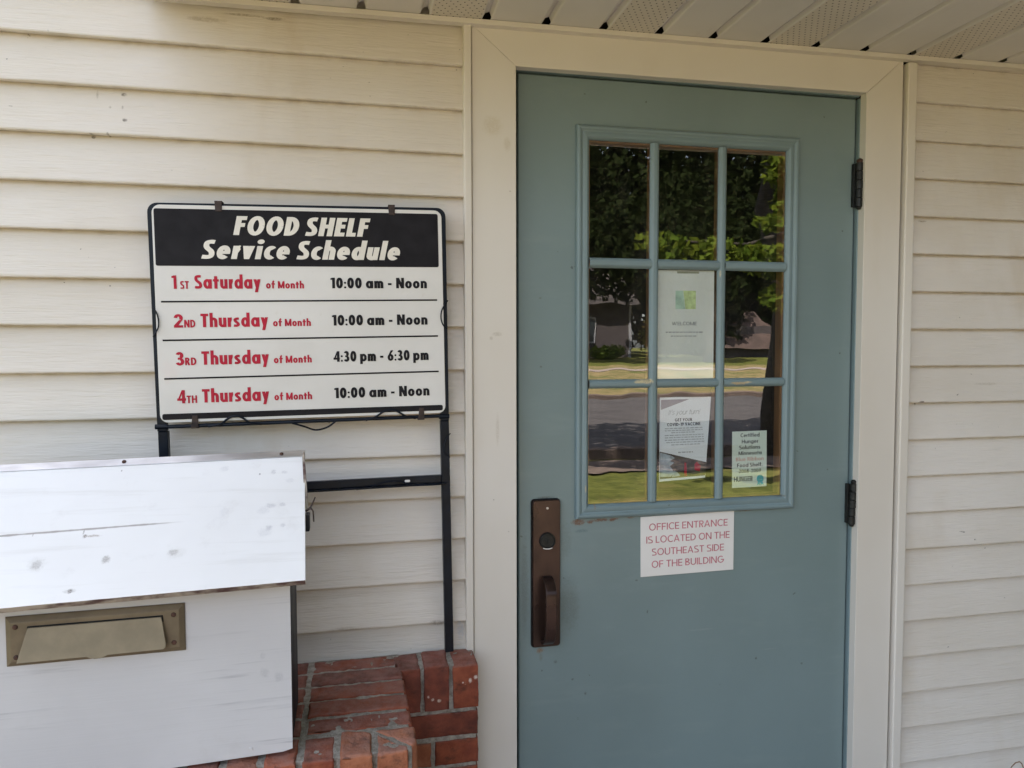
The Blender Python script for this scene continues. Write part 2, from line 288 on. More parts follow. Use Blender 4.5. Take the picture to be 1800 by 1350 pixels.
MAT = dict(siding=m_siding(), door=m_door(), lite=m_trimframe(), casing=m_casing(), soffit=m_soffit(), perf=m_perf(), lid=m_lid(), box=m_boxfront(),
           mortar=m_mortar(), panel=m_panel(), glass=m_glass(),
           bred=m_brick('red brick', (.16, .036, .020), (.27, .075, .036)), borange=m_brick('orange brick', (.25, .08, .038), (.35, .135, .07)), bdark=m_brick('dark brick', (.10, .032, .022), (.22, .06, .035)),
           black=plain('black painted steel', (.005, .008, .014), .38, 0, .3, (30, 30, 30), .25, (90, 90, 90), .2),
           blackpaint=plain('black painted wood', (.007, .009, .014), .5, 0, .35, (20, 20, 9), .3, (60, 60, 60), .2),
           dark=plain('dark gap', (.006, .006, .006), .9),
           bronze=plain('oiled bronze', (.046, .026, .020), .30, .5, .3, (18, 18, 12), .12, (160, 160, 160)),
           bronzelt=plain('worn bronze', (.13, .085, .065), .33, .7, .25, (40, 40, 40)),
           hinge=plain('blackened hinge steel', (.011, .012, .011), .5, .3, .5, (60, 60, 60), .4, (120, 120, 120)),
           clipm=plain('dark oxidised clip', (.035, .022, .018), .6, .3, .5, (70, 70, 70), .3, (120, 120, 120)), rustm=plain('rusty steel', (.07, .034, .024), .7, .3, .5, (70, 70, 70), .4, (120, 120, 120)),
           alu=plain('aluminium strip', (.60, .60, .62), .32, .85, .2, (8, 30, 30), .1, (60, 60, 60)),
           flap=plain('cream painted flap', (.23, .19, .125), .5, .1, .12, (22, 22, 22), .15, (90, 90, 90)), slot=plain('tarnished mail slot metal', (.15, .115, .07), .5, .15, .16, (22, 22, 22), .15, (90, 90, 90)),
           edge=m_edge(),
           white=m_paper('office sign plastic', (.74, .71, .665)), paper=m_paper('white paper', (.84, .85, .82)), paper2=m_paper('flyer paper', (.82, .84, .87)), mint=m_paper('pale green sticker', (.72, .80, .71)),
           ink=plain('black ink', (.014, .013, .015), .5, 0, .2, (25, 25, 25), 0, (200, 200, 200), .12), red=plain('red ink', (.43, .022, .045), .5, 0, .12, (25, 25, 25), 0, (200, 200, 200), .12), pink=plain('faded pink ink', (.50, .16, .19), .5, 0, .18, (60, 60, 60)),
           cream=plain('cream ink', (.72, .68, .6), .5, 0, .06), grey=plain('grey ink', (.30, .31, .32), .6), ltgrey=plain('pale grey ink', (.42, .43, .44), .6), teal=plain('teal ink', (.06, .42, .5), .5),
           peach=plain('faded peach ink', (.62, .38, .30), .6), photo=plain('dark photo print', (.05, .04, .04), .4, 0, .6, (60, 60, 60)), glove=plain('grey photo print', (.36, .42, .48), .5, 0, .3, (50, 50, 50)), mauve=plain('mauve print', (.26, .23, .26), .5),
           greenl=plain('green logo ink', (.60, .72, .36), .6, 0, .3, (40, 40, 40)), green2=plain('sea green logo ink', (.52, .70, .58), .6, 0, .2, (40, 40, 40)), tape=plain('clip tape', (.4, .4, .3), .5),
           wood=plain('varnished brown wood', (.22, .105, .042), .5, 0, .3, (30, 30, 6)), interior=plain('dark interior wall', (.022, .018, .015), .9),
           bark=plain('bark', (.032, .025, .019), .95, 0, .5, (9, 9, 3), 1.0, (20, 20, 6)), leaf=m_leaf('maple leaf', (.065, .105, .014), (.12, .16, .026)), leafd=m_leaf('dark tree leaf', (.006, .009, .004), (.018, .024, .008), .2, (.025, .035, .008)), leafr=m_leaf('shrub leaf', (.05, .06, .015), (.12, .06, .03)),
           concrete=plain('concrete', (.25, .198, .172), .9, 0, .15, (3, 3, 3), .3, (60, 60, 60)), walk=plain('shade-toned pavement', (.105, .075, .062), .9, 0, .25, (3, 3, 3), .3, (60, 60, 60)), asphalt=plain('asphalt', (.055, .048, .048), .9, 0, .2, (1.2, 1.2, 1.2), .4, (60, 60, 60)),  # walk: concrete copy with the tree shade over the strip put into its colour
           lawn=m_ground('lawn', (.050, .060, .013), (.112, .118, .028), 4, (.145, .118, .045)), verge=m_ground('dry verge', (.11, .105, .04), (.26, .19, .10), 2.5, (.07, .09, .025)),
           shingle=plain('roof shingles', (.035, .028, .027), .95, 0, .4, (2, 2, 2)), tan=plain('brown roof', (.062, .04, .034), .9, 0, .3, (1, 1, 1)), greyside=plain('grey house siding', (.055, .044, .046), .8, 0, .15), htrim=plain('white house trim', (.28, .28, .30), .7), hglass=plain('house window glass', (.02, .025, .03), .1))

# ------------------------------------------------------------------ mesh helpers
class MB:
    def __init__(s): s.v = []; s.f = []; s.mi = []
    def add(s, vs, fs, mi=0):
        o = len(s.v); s.v += [tuple(v) for v in vs]; s.f += [tuple(i + o for i in f) for f in fs]; s.mi += [mi] * len(fs)
    def box(s, x0, x1, y0, y1, z0, z1, mi=0, M=None):
        vs = [Vector((x, y, z)) for z in (z0, z1) for y in (y0, y1) for x in (x0, x1)]
        if M: vs = [M @ v for v in vs]
        s.add(vs, [(0, 2, 3, 1), (4, 5, 7, 6), (0, 1, 5, 4), (2, 6, 7, 3), (0, 4, 6, 2), (1, 3, 7, 5)], mi)
    def hexa(s, p, mi=0):   # p: 4 front pts (ccw seen from front) then 4 back pts
        s.add(p, [(0, 1, 2, 3), (7, 6, 5, 4), (0, 4, 5, 1), (1, 5, 6, 2), (2, 6, 7, 3), (3, 7, 4, 0)], mi)
    def prism(s, poly, y0, y1, fn, ch=0.0, mi=0):
        """poly (a,b) ccw seen from the front (low y); fn(a,b,y)->world; optional chamfer of the front edge"""
        n = len(poly); rings = []
        if ch:
            cx = sum(p[0] for p in poly) / n; cz = sum(p[1] for p in poly) / n
            ins = inset(poly, ch)
            rings = [(ins, y0), (poly, y0 + ch), (poly, y1)]
        else: rings = [(poly, y0), (poly, y1)]
        vs = [fn(a, b, y) for r, y in rings for a, b in r]; fs = [tuple(range(n))]
        for k in range(len(rings) - 1):
            for i in range(n):
                j = (i + 1) % n; fs.append((k * n + i, (k + 1) * n + i, (k + 1) * n + j, k * n + j))
        fs.append(tuple(reversed(range((len(rings) - 1) * n, len(rings) * n))))
        s.add(vs, fs, mi)
    def tube(s, pts, r, n=8, mi=0, cap=True):
        pts = [Vector(p) for p in pts]; vs = []; fs = []; prev = None
        for i, p in enumerate(pts):
            t = (pts[min(i + 1, len(pts) - 1)] - pts[max(i - 1, 0)]).normalized()
            if prev is None: prev = t.orthogonal().normalized()
            a = (prev - t * prev.dot(t)).normalized(); b = t.cross(a); prev = a
            rr = r[i] if isinstance(r, (list, tuple)) else r
            for k in range(n):
                q = 2 * math.pi * k / n; vs.append(p + (a * math.cos(q) + b * math.sin(q)) * rr)
        for i in range(len(pts) - 1):
            for k in range(n):
                k2 = (k + 1) % n; fs.append((i * n + k, i * n + k2, (i + 1) * n + k2, (i + 1) * n + k))
        if cap: fs += [tuple(reversed(range(n))), tuple(range((len(pts) - 1) * n, len(pts) * n))]
        s.add(vs, fs, mi)
    def sweep(s, rect, prof, fn, mi=0):
        """picture-frame moulding: rect (x0,z0,x1,z1), prof [(inset, y)] from outside to inside, mitred"""
        x0, z0, x1, z1 = rect; vs = []; fs = []
        for t, y in prof:
            for a, b in ((x0 + t, z0 + t), (x1 - t, z0 + t), (x1 - t, z1 - t), (x0 + t, z1 - t)): vs.append(fn(a, b, y))
        for i in range(len(prof) - 1):
            for k in range(4):
                k2 = (k + 1) % 4; fs.append((i * 4 + k, i * 4 + k2, (i + 1) * 4 + k2, (i + 1) * 4 + k))
        s.add(vs, fs, mi)
    def build(s, name, mats, parent=None, smooth=False, bevel=0, seg=2):
        me = bpy.data.meshes.new(name); me.from_pydata(s.v, [], s.f)
        mats = mats if isinstance(mats, (list, tuple)) else [mats]
        for m in mats: me.materials.append(MAT[m])
        me.polygons.foreach_set('material_index', s.mi)
        bm = bmesh.new(); bm.from_mesh(me); bmesh.ops.recalc_face_normals(bm, faces=bm.faces) if not getattr(s, 'keep', False) else None
        bm.to_mesh(me); bm.free()
        if smooth:
            for p in me.polygons: p.use_smooth = True
        me.update()
        o = bpy.data.objects.new(name, me); C.objects.link(o)
        if bevel:
            b = o.modifiers.new('bevel', 'BEVEL'); b.width = bevel; b.segments = seg; b.limit_method = 'ANGLE'; b.angle_limit = R(35)
        if smooth and not bevel:
            pass
        put(o, parent); return o
def put(o, parent):
    if parent:
        o.parent = parent; o.matrix_parent_inverse = world_of(parent).inverted()
def world_of(o):
    m = o.matrix_basis.copy()
    while o.parent:
        m = o.parent.matrix_basis @ o.matrix_parent_inverse @ m if False else (o.matrix_parent_inverse @ m); m = o.parent.matrix_basis @ m; o = o.parent
    return m
def inset(poly, d):
    n = len(poly); out = []
    for i in range(n):
        p0, p1, p2 = (Vector(poly[(i + k) % n]) for k in (-1, 0, 1))
        e1 = (p1 - p0).normalized(); e2 = (p2 - p1).normalized()
        n1 = Vector((-e1.y, e1.x)); n2 = Vector((-e2.y, e2.x)); m = (n1 + n2)
        m = m.normalized(); k = d / max(.3, m.dot(n1)); out.append(tuple(p1 + m * k))
    return out
def W(a, b, y): return (a, y, b + ZC)      # facade plane: a = x, b = height relative to the eye
def thing(name, loc, label, cat, group=None):
    o = bpy.data.objects.new(name, None); C.objects.link(o); o.location = loc; o.empty_display_size = .1
    return tag(o, label, cat, group)
def tag(o, label=None, cat=None, group=None, kind=None):
    for k, v in (('label', label), ('category', cat), ('group', group), ('kind', kind)):
        if v: o[k] = v
    return o
def rrect(x0, z0, x1, z1, r, n=5):
    out = []
    for cx, cz, a0 in ((x1 - r, z1 - r, 0), (x0 + r, z1 - r, 90), (x0 + r, z0 + r, 180), (x1 - r, z0 + r, 270)):
        for i in range(n + 1):
            q = R(a0 + 90 * i / n); out.append((cx + r * math.cos(q), cz + r * math.sin(q)))
    return out
def _arc(cx, cy, rx, ry, a0, a1, n=14):
    return [(cx + rx * math.cos(R(a0 + (a1 - a0) * i / n)), cy + ry * math.sin(R(a0 + (a1 - a0) * i / n))) for i in range(n + 1)]
def _band(pts, w, h=None):
    """ribbon of pen width w (horizontal) x h (vertical) along a centre line"""
    h = h or w; out = []; n = len(pts)
    for i, p in enumerate(pts):
        a = Vector(pts[max(i - 1, 0)]); b = Vector(pts[min(i + 1, n - 1)]); t = (b - a).normalized(); nn = Vector((-t.y * w / 2, t.x * h / 2)); out.append((p[0] + nn.x, p[1] + nn.y, p[0] - nn.x, p[1] - nn.y))
    return [[(out[i][0], out[i][1]), (out[i][2], out[i][3]), (out[i + 1][2], out[i + 1][3]), (out[i + 1][0], out[i + 1][1])] for i in range(n - 1)]
def _spl(p, k=5):
    out = []
    for i in range(len(p) - 1):
        a, b, c, d = p[max(i - 1, 0)], p[i], p[i + 1], p[min(i + 2, len(p) - 1)]
        for j in range(k):
            t = j / k; out.append(tuple(.5 * (2 * b[q] + (c[q] - a[q]) * t + (2 * a[q] - 5 * b[q] + 4 * c[q] - d[q]) * t * t + (3 * b[q] - 3 * c[q] + d[q] - a[q]) * t ** 3) for q in (0, 1)))
    return out + [p[-1]]
def glyph(ch, w, xh=.70):
    """geometric sans drawn with stem width w; cap height 1. returns (polygons, advance)"""
    h = min(w, .5 * w + .07); X = xh; P = []
    r = lambda a, b, c, d: P.append([(a, b), (c, b), (c, d), (a, d)])
    st = lambda pts, ww=w, hh=h: P.extend(_band(pts, ww, hh))
    ring = lambda cx, cy, rx, ry, a0=0, a1=360: st(_arc(cx, cy, rx - w / 2, ry - h / 2, a0, a1, 26 if abs(a1 - a0) > 200 else 14))
    if ch == ' ': return P, .26
    if ch == '-': r(.05, .30, .37, .30 + h * 1.0); return P, .42
    if ch == ':':
        for y in (.09, .52): P.append(_arc(.095, y, .098, .098, 0, 360, 14)[:-1])
        return P, .19
    if ch == ',': P.append([(.0, -.16), (.07, -.16), (.17, .17), (.03, .17)]); return P, .17
    if ch in "'!":
        r(.02, .7 if ch == "'" else .32, .02 + w * .8, 1); 
        if ch == '!': r(.02, 0, .02 + w, .2)
        return P, w
    if ch == 'F': r(0, 0, w, 1); r(w, 1 - h, .50, 1); r(w, .43, .46, .43 + h); return P, .50
    if ch == 'E': r(0, 0, w, 1); r(w, 1 - h, .50, 1); r(w, .43, .47, .43 + h); r(w, 0, .50, h); return P, .50
    if ch == 'L': r(0, 0, w, 1); r(w, 0, .46, h); return P, .46
    if ch == 'H': r(0, 0, w, 1); r(.68 - w, 0, .68, 1); r(w, .42, .68 - w, .42 + h); return P, .68
    if ch == 'T': r(0, 1 - h, .56, 1); r(.28 - w / 2, 0, .28 + w / 2, 1 - h); return P, .56
    if ch == 'I': r(0, 0, w, 1); return P, w
    if ch == 'O': ring(.40, .5, .40, .52); return P, .80
    if ch == 'C': ring(.40, .5, .40, .52, 48, 312); return P, .66
    if ch == 'G': ring(.40, .5, .40, .52, 48, 350); r(.42, .40, .80, .40 + h); return P, .80
    if ch == 'Q': ring(.40, .5, .40, .52); st([(.45, .25), (.75, -.05)]); return P, .80
    if ch == 'D': r(0, 0, w, 1); st([(w * .8, 1 - h / 2)] + _arc(.24, .5, .42 - w / 2, .5 - h / 2, 90, -90) + [(w * .8, h / 2)]); return P, .66
    if ch == 'B': r(0, 0, w, 1); st([(w * .8, 1 - h / 2)] + _arc(.27, .755, .24 - w / 2, .245 - h / 2, 90, -90) + [(w * .8, .51 + h / 2)]); st([(w * .8, .52 - h / 2 + .02)] + _arc(.28, .265, .28 - w / 2, .265 - h / 2, 90, -90) + [(w * .8, h / 2)]); return P, .56
    if ch in 'RP':
        r(0, 0, w, 1); st([(w * .8, 1 - h / 2)] + _arc(.28, .72, .26 - w / 2, .28 - h / 2, 90, -90) + [(w * .8, .44 + h / 2)])
        if ch == 'R': P.append([(.20, .48), (.36, 0), (.36 + w * 1.15, 0), (.20 + w * 1.1, .48)]); return P, .36 + w * 1.15
        return P, .54
    if ch in 'Ss':
        k = 1.0 if ch == 'S' else X; ww = w * .96; hh = h * (1.0 if ch == 'S' else .95); W_ = .56 if ch == 'S' else .47; t = hh / 2; m_ = ww / 2
        st(_spl([(W_ * .86, k - t * 1.12), (W_ * .56, k - t * .98), (m_ + .035, k - t * 1.45), (m_ + .005, k * .72), (m_ + .05, k * .60), (W_ * .5, k * .50), (W_ - m_ - .045, k * .40), (W_ - m_, k * .27), (W_ - m_ - .03, t * 1.45), (W_ * .46, t * .98), (W_ * .05, t * 1.15)], 5), ww, hh); return P, W_
    if ch == 'N': r(0, 0, w, 1); r(.70 - w, 0, .70, 1); P.append([(w * .05, 1), (.70 - w * 1.1, 0), (.70 - w * .05, 0), (w * 1.1, 1)]); return P, .70
    if ch == 'M': r(0, 0, w, 1); r(.86 - w, 0, .86, 1); P.append([(w * .05, 1), (.43 - w * .42, .05), (.43 + w * .42, .05), (w, 1)]); P.append([(.86 - w, 1), (.43 - w * .42, .05), (.43 + w * .42, .05), (.86 - w * .05, 1)]); return P, .86
    if ch == 'W':
        for a, b in ((0, .26), (.48, .26), (.44, .70), (.96, .70)): P.append([(a, 1), (b - w * .45 + (.0), 0), (b + w * .45, 0), (a + w, 1)] if a < b else [(a, 1), (a + w, 1), (b + w * .45, 0), (b - w * .45, 0)])
        return P, .96 + w
    if ch == 'A': P.append([(0, 0), (w, 0), (.36 + w * .45, 1), (.36 - w * .45, 1)]); P.append([(.72 - w, 0), (.72, 0), (.36 + w * .45, 1), (.36 - w * .45, 1)]); r(.2, .24, .52, .24 + h * .9); return P, .72
    if ch == 'V': P.append([(0, 1), (.36 - w * .45, 0), (.36 + w * .45, 0), (w, 1)]); P.append([(.72 - w, 1), (.36 - w * .45, 0), (.36 + w * .45, 0), (.72, 1)]); return P, .72
    if ch == 'Y': P.append([(0, 1), (.33 - w / 2, .42), (.33 + w / 2, .42), (w * 1.05, 1)]); P.append([(.66 - w * 1.05, 1), (.33 - w / 2, .42), (.33 + w / 2, .42), (.66, 1)]); r(.33 - w / 2, 0, .33 + w / 2, .43); return P, .66
    if ch == 'U': r(0, .32, w, 1); r(.66 - w, .32, .66, 1); ring(.33, .34, .33, .36, 180, 360); return P, .66
    # digits
    if ch == '0': ring(.29, .5, .29, .51); return P, .58
    if ch == '1': r(.14, 0, .14 + w, 1); P.append([(0, .80), (.15, .80), (.15, 1), (.06, .955), (.0, .95)]); return P, .14 + w
    if ch == '2': ring(.27, .70, .27, .31, 172, -28); P.append([(0, h * .9), (w * 1.25, h * .9), (.53, .60), (.53 - w * 1.05, .56)]); r(0, 0, .54, h); return P, .54
    if ch == '3': ring(.25, .745, .24, .265, 160, -80); ring(.26, .275, .27, .285, 80, -160); r(.14, .43, .30, .43 + h * .85); return P, .53
    if ch == '4': r(.33, 0, .33 + w, 1); r(0, .20, .60, .20 + h); P.append([(0, .20), (w * .85, .22 + h * .6), (.33 + w * .5, 1), (.33, 1)]); return P, .60
    if ch == '6': ring(.29, .32, .29, .33); P.append([(.02, .40), (w * .95, .50), (.33 + w, 1), (.33 - w * .05, 1)]); return P, .58
    if ch == '8': ring(.28, .27, .28, .28); ring(.28, .76, .24, .25); return P, .56
    if ch == '9': ring(.29, .68, .29, .33); P.append([(.56, .60), (.58 - w * .95, .50), (.25 - w, 0), (.25 + w * .05, 0)]); return P, .58
    # lower case
    bowl = lambda cx: ring(cx, X / 2, .30, X / 2 + .015)
    if ch == 'o': bowl(.30); return P, .60
    if ch == 'c': ring(.30, X / 2, .30, X / 2 + .015, 50, 310); return P, .48
    if ch == 'e': ring(.30, X / 2, .30, X / 2 + .015, -2, 316); r(w * .7, X / 2 - h * .42, .595, X / 2 + h * .36); return P, .60
    if ch == 'a': bowl(.30); r(.60 - w * .85, 0, .60 + w * .15, X); return P, .60 + w * .15
    if ch == 'd': bowl(.30); r(.60 - w * .85, 0, .60 + w * .15, 1.06); return P, .60 + w * .15
    if ch == 'b': bowl(.30 + w * .15); r(0, 0, w, 1.06); return P, .60 + w * .15
    if ch == 'p': bowl(.30 + w * .15); r(0, -.26, w, X); return P, .60 + w * .15
    if ch == 'g': bowl(.30); r(.60 - w * .85, -.05, .60 + w * .15, X); ring(.31, -.05, .29 + w * .15, .22, 200, 360); return P, .60 + w * .15
    if ch in 'hn': r(0, 0, w, 1.06 if ch == 'h' else X); ring(.28, X - .27, .28, .285, 0, 180); r(.56 - w, 0, .56, X - .26); return P, .56
    if ch == 'm': r(0, 0, w, X); ring(.26, X - .26, .26, .275, 0, 180); r(.52 - w, 0, .52, X - .25); ring(.78 - w, X - .26, .26, .275, 0, 180); r(1.04 - 2 * w, 0, 1.04 - w, X - .25); return P, 1.04 - w
    if ch == 'u': r(0, .27, w, X); ring(.28, .27, .28, .285, 180, 360); r(.56 - w, 0, .56, X); return P, .56
    if ch == 'r': r(0, 0, w, X); st(_spl([(w * .6, X * .55), (w * .95, X * .85), (.24 + w * .3, X - h * .45)])); return P, .26 + w * .3
    if ch == 'i': r(w * .05, 0, w * 1.05, X); P.append(_arc(w * .55, .93, w * .62, .125, 0, 360, 14)[:-1]); return P, w * 1.1
    if ch == 'l': r(0, 0, w, 1.06); return P, w
    if ch == 't': r(.09, 0, .09 + w, .92); r(0, X - h * .95, .20 + w, X); return P, .20 + w
    if ch == 'f': r(.09, 0, .09 + w, .82); st(_spl([(.09 + w / 2, .78), (.13 + w / 2, .95), (.24 + w / 2, 1.03)])); r(0, X - h * .95, .22 + w, X); return P, .24 + w
    if ch == 'v': P.append([(0, X), (.27 - w * .45, 0), (.27 + w * .45, 0), (w, X)]); P.append([(.54 - w, X), (.27 - w * .45, 0), (.27 + w * .45, 0), (.54, X)]); return P, .54
    if ch == 'y': P.append([(0, X), (.27 - w * .40, .02), (.27 + w * .50, .02), (w, X)]); P.append([(.54 - w, X), (.16 - w * .35, -.27), (.16 + w * .65, -.27), (.54, X)]); return P, .54
    return P, .3
def glyphs(body, w, shear, gap=.09):
    x = 0; vs = []; fs = []; k = 0
    for ch in body:
        polys, adv = glyph(ch, w)
        for p in polys:
            k += 1; o = len(vs)
            a2 = sum(p[i][0] * p[(i + 1) % len(p)][1] - p[(i + 1) % len(p)][0] * p[i][1] for i in range(len(p)))
            if a2 < 0: p = p[::-1]
            vs += [(x + a + shear * b, b, (k % 40) * 2.0e-6) for a, b in p]; fs.append(tuple(range(o, o + len(p))))
        x += adv + (gap if ch != ' ' else 0)
    return vs, fs
def lettering(lines, fn, mat, parent, y, name='lettering'):
    """lines: (text, x0, x1, baseline, cap height, stem weight, shear) printed on a plane through fn"""
    m = MB(); m.keep = True
    for (body, x0, x1, zb, cap, w, shear) in lines:
        vs, fs = glyphs(body, w, shear); a = min(v[0] for v in vs); b = max(v[0] for v in vs)
        m.add([fn(x0 + (v[0] - a) / (b - a) * (x1 - x0), zb + v[1] * cap, y - v[2]) for v in vs], fs)
    return m.build(name, mat, parent)
def local_plane(ox, oz, ang):
    c, s_ = math.cos(ang), math.sin(ang)
    return lambda a, b, y: (ox + a * c - b * s_, y, oz + ZC + a * s_ + b * c)

# ------------------------------------------------------------------ setting: ground, road
def sheet(name, x0, x1, y0, y1, nx, ny, zf, mat):
    m = MB(); vs = [(x0 + (x1 - x0) * i / nx, y0 + (y1 - y0) * j / ny, 0) for j in range(ny + 1) for i in range(nx + 1)]
    vs = [(x, y, zf(x, y)) for x, y, _ in vs]
    m.add(vs, [(j * (nx + 1) + i, j * (nx + 1) + i + 1, (j + 1) * (nx + 1) + i + 1, (j + 1) * (nx + 1) + i) for j in range(ny) for i in range(nx)])
    o = m.build(name, mat); o['kind'] = 'structure'; return o
def terr(x, y): return -.02 + (max(0, min(1, (-y - 22) / 24)) * .9)
sheet('lawn', -200, 200, -260, 60, 60, 160, lambda x, y: terr(x, y) - (.03 if -17.8 < y < -7.2 else 0), 'lawn')
sheet('road', -200, 200, -17.5, -7.4, 20, 4, lambda x, y: -.012, 'asphalt')
sheet('verge', -200, 200, -34, -17.8, 20, 8, lambda x, y: terr(x, y) + .012, 'verge')
sheet('sidewalk', -200, 200, -31.6, -30.4, 20, 2, lambda x, y: terr(x, y) + .03, 'concrete')
sheet('sidewalk', -200, 200, -6.9, -6.1, 20, 2, lambda x, y: .0, 'walk')
for y0, y1 in ((-7.4, -7.2), (-17.8, -17.5)):
    m = MB(); m.box(-200, 200, y0, y1, -.1, .10); o = m.build('kerb', 'walk', bevel=.02); o['kind'] = 'structure'
m = MB(); m.box(-2.6, 2.4, -4.4, .02, -.12, .0); o = m.build('path', 'concrete', bevel=.01); o['kind'] = 'structure'  # door landing, widened out of view so its pinkish concrete warms the bounce light

# ------------------------------------------------------------------ building
bld = thing('building', (1.0, 0, 0), 'cream vinyl sided house wall with brick base, porch soffit and pale blue entrance door', 'building')
E = .1016; ZS = .6588
def siding(x0, x1, k0, k1):
    m = MB(); prof = []
    for k in range(k1, k0 - 1, -1):            # from low to high
        zb = ZS - E * k
        prof += [(zb + .003, .0215), (zb - .0010, .0185), (zb - .0030, .0040), (zb - .0010, .0005), (zb + .002, 0.0), (zb + E * .33, .0062), (zb + E * .66, .0130), (zb + E - .002, .0195)]
    nx = max(8, int((x1 - x0) / .06)); n = len(prof); vs = []
    for i in range(nx + 1):
        x = x0 + (x1 - x0) * i / nx
        for z, y in prof:
            w = noise.noise(Vector((x * 1.7, z * 4, 3))) * .0013 + noise.noise(Vector((x * .6, round((ZS - z) / E) * 3.1, 9))) * .0012
            vs.append((x, y + .002 + w, z + ZC + noise.noise(Vector((x * .8, round((ZS - z - .02) / E) * 2.3, 1))) * .0012))
    m.add(vs, [(i * n + j, (i + 1) * n + j, (i + 1) * n + j + 1, i * n + j + 1) for i in range(nx) for j in range(n - 1)])
    m.keep = True
    return m.build('siding', 'siding', bld)
siding(-4.5, .274, -44, 20); siding(1.476, 6.0, -44, 20)
m = MB()
for a, b, f in ((.2656, .2838, -.009), (1.4565, 1.4835, -.011)):
    m2 = MB(); m2.box(a, b, f, .034, -1.42 + ZC, .752 + ZC); m2.build('trim_channel', 'casing', bld, bevel=.003)
# casing, mitred
gap = .00025
hl, hr = .6632, .6668
def zt(x): return .7545 + .0085 * x
m = MB()
m.prism([(.286, -1.42), (.3917, -1.42), (.3917, hl - gap * 2), (.286, zt(.286) - .006 - gap * 2)], 0, .024, W, .0007)
m.prism([(.286 + gap, zt(.286) - .006), (.3917 + gap, hl), (1.339 - gap, hr), (1.4480 - gap, zt(1.448) - .006)], 0, .024, W, .0007)
m.prism([(1.339, -1.42), (1.448, -1.42), (1.448, zt(1.448) - .006 - gap * 2), (1.339, hr - gap * 2)], 0, .024, W, .0007)
m.build('door_casing', 'casing', bld)
# structural wall behind (closes the shell), with the doorway left open
m = MB()
m.box(-4.5, .392, .035, .12, 0, 6.5); m.box(1.339, 6.0, .035, .12, 0, 6.5); m.box(.392, 1.339, .035, .12, .66 + ZC + .012, 6.5)
m.box(-4.5, -4.4, .12, 8, 0, 6.5); m.box(5.9, 6, .12, 8, 0, 6.5); m.box(-4.4, 5.9, 7.9, 8, 0, 6.5); m.box(-4.4, 5.9, .12, 7.9, -.05, .0)
m.box(-4.4, 5.9, .12, 7.9, 2.5, 2.55)
m.box(-.4, 2.4, 2.6, 2.7, 0, 2.5)
m.build('inner_wall', 'interior', bld)
m = MB()
m.hexa([(-4.9, -.12, 6.45), (6.4, -.12, 6.45), (6.4, 4, 7.9), (-4.9, 4, 7.9), (-4.9, -.12, 6.58), (6.4, -.12, 6.58), (6.4, 4, 8.05), (-4.9, 4, 8.05)])
m.hexa([(-4.9, 4.003, 7.9), (6.4, 4.003, 7.9), (6.4, 8.4, 6.45), (-4.9, 8.4, 6.45), (-4.9, 4.003, 8.05), (6.4, 4.003, 8.05), (6.4, 8.4, 6.58), (-4.9, 8.4, 6.58)])
m.build('roof', 'shingle', bld)
# porch roof over the door
SX0, SX1, SY = -.40, 5.6, -.80
m = MB(); P = .1421; xs = []
n0 = -5
for k in range(n0, 37):
    a = .3176 + P * k
    xs.append(a)
ys = [SY, -.6, -.4, -.2, 0.02]
vent = lambda k: (k % 3) == 2
def strip(x0, z0, x1, z1, mi, yl=.02):
    ys = [SY, -.6, -.4, -.2, yl]
    for j in range(len(ys) - 1):
        m.add([(x0, ys[j], zt(x0) + z0 + ZC), (x1, ys[j], zt(x1) + z1 + ZC), (x1, ys[j + 1], zt(x1) + z1 + ZC), (x0, ys[j + 1], zt(x0) + z0 + ZC)], [(0, 1, 2, 3)], mi)
for k in range(n0, 36):
    a = .3176 + P * k; g = .0095
    mi = 1 if vent(k) else 0
    x0, x1 = max(a + g, SX0), min(a + P - g, SX1)
    if x1 <= x0: continue
    xm0, xm1 = x0 + .004, x1 - .004
    strip(x0, .0015, xm0, 0, 0); strip(xm0, 0, xm1, 0, mi); strip(xm1, 0, x1, .0015, 0)
    if a + P + g < SX1:
        strip(x1, .0015, x1 + .005, .010, 0, -.0285); strip(x1 + .005, .010, x1 + .0145, .0135, 0, -.0275); strip(x1 + .0145, .0135, x1 + 2 * g, .0015, 0, -.0285)
m.build('soffit', ['soffit', 'perf'], bld)
m = MB(); x = SX0
while x < SX1 - .01:
    x2 = min(x + .5, SX1)
    m.hexa([(x, -.02, zt(x) - .0125 + ZC), (x2, -.02, zt(x2) - .0125 + ZC), (x2, -.02, zt(x2) - .001 + ZC), (x, -.02, zt(x) - .001 + ZC), (x, .0, zt(x) - .0125 + ZC), (x2, .0, zt(x2) - .0125 + ZC), (x2, .0, zt(x2) - .001 + ZC), (x, .0, zt(x) - .001 + ZC)]); x = x2
m.build('soffit_channel', 'casing', bld)
m = MB()
m.box(SX0 - .02, SX1 + .02, SY - .02, SY - .001, .735 + ZC, .95 + ZC)
m.box(SX0 - .02, SX0 - .001, SY, -.021, .735 + ZC, .95 + ZC); m.box(SX1 + .001, SX1 + .02, SY, 0, .735 + ZC, .95 + ZC)
m.build('fascia', 'casing', bld, bevel=.002)
m = MB()
m.hexa([(SX0 - .06, SY - .07, .94 + ZC), (SX1 + .06, SY - .07, .94 + ZC), (SX1 + .06, -.002, 1.5 + ZC), (SX0 - .06, -.002, 1.5 + ZC), (SX0 - .06, SY - .07, .97 + ZC), (SX1 + .06, SY - .07, .97 + ZC), (SX1 + .06, -.002, 1.54 + ZC), (SX0 - .06, -.002, 1.54 + ZC)])
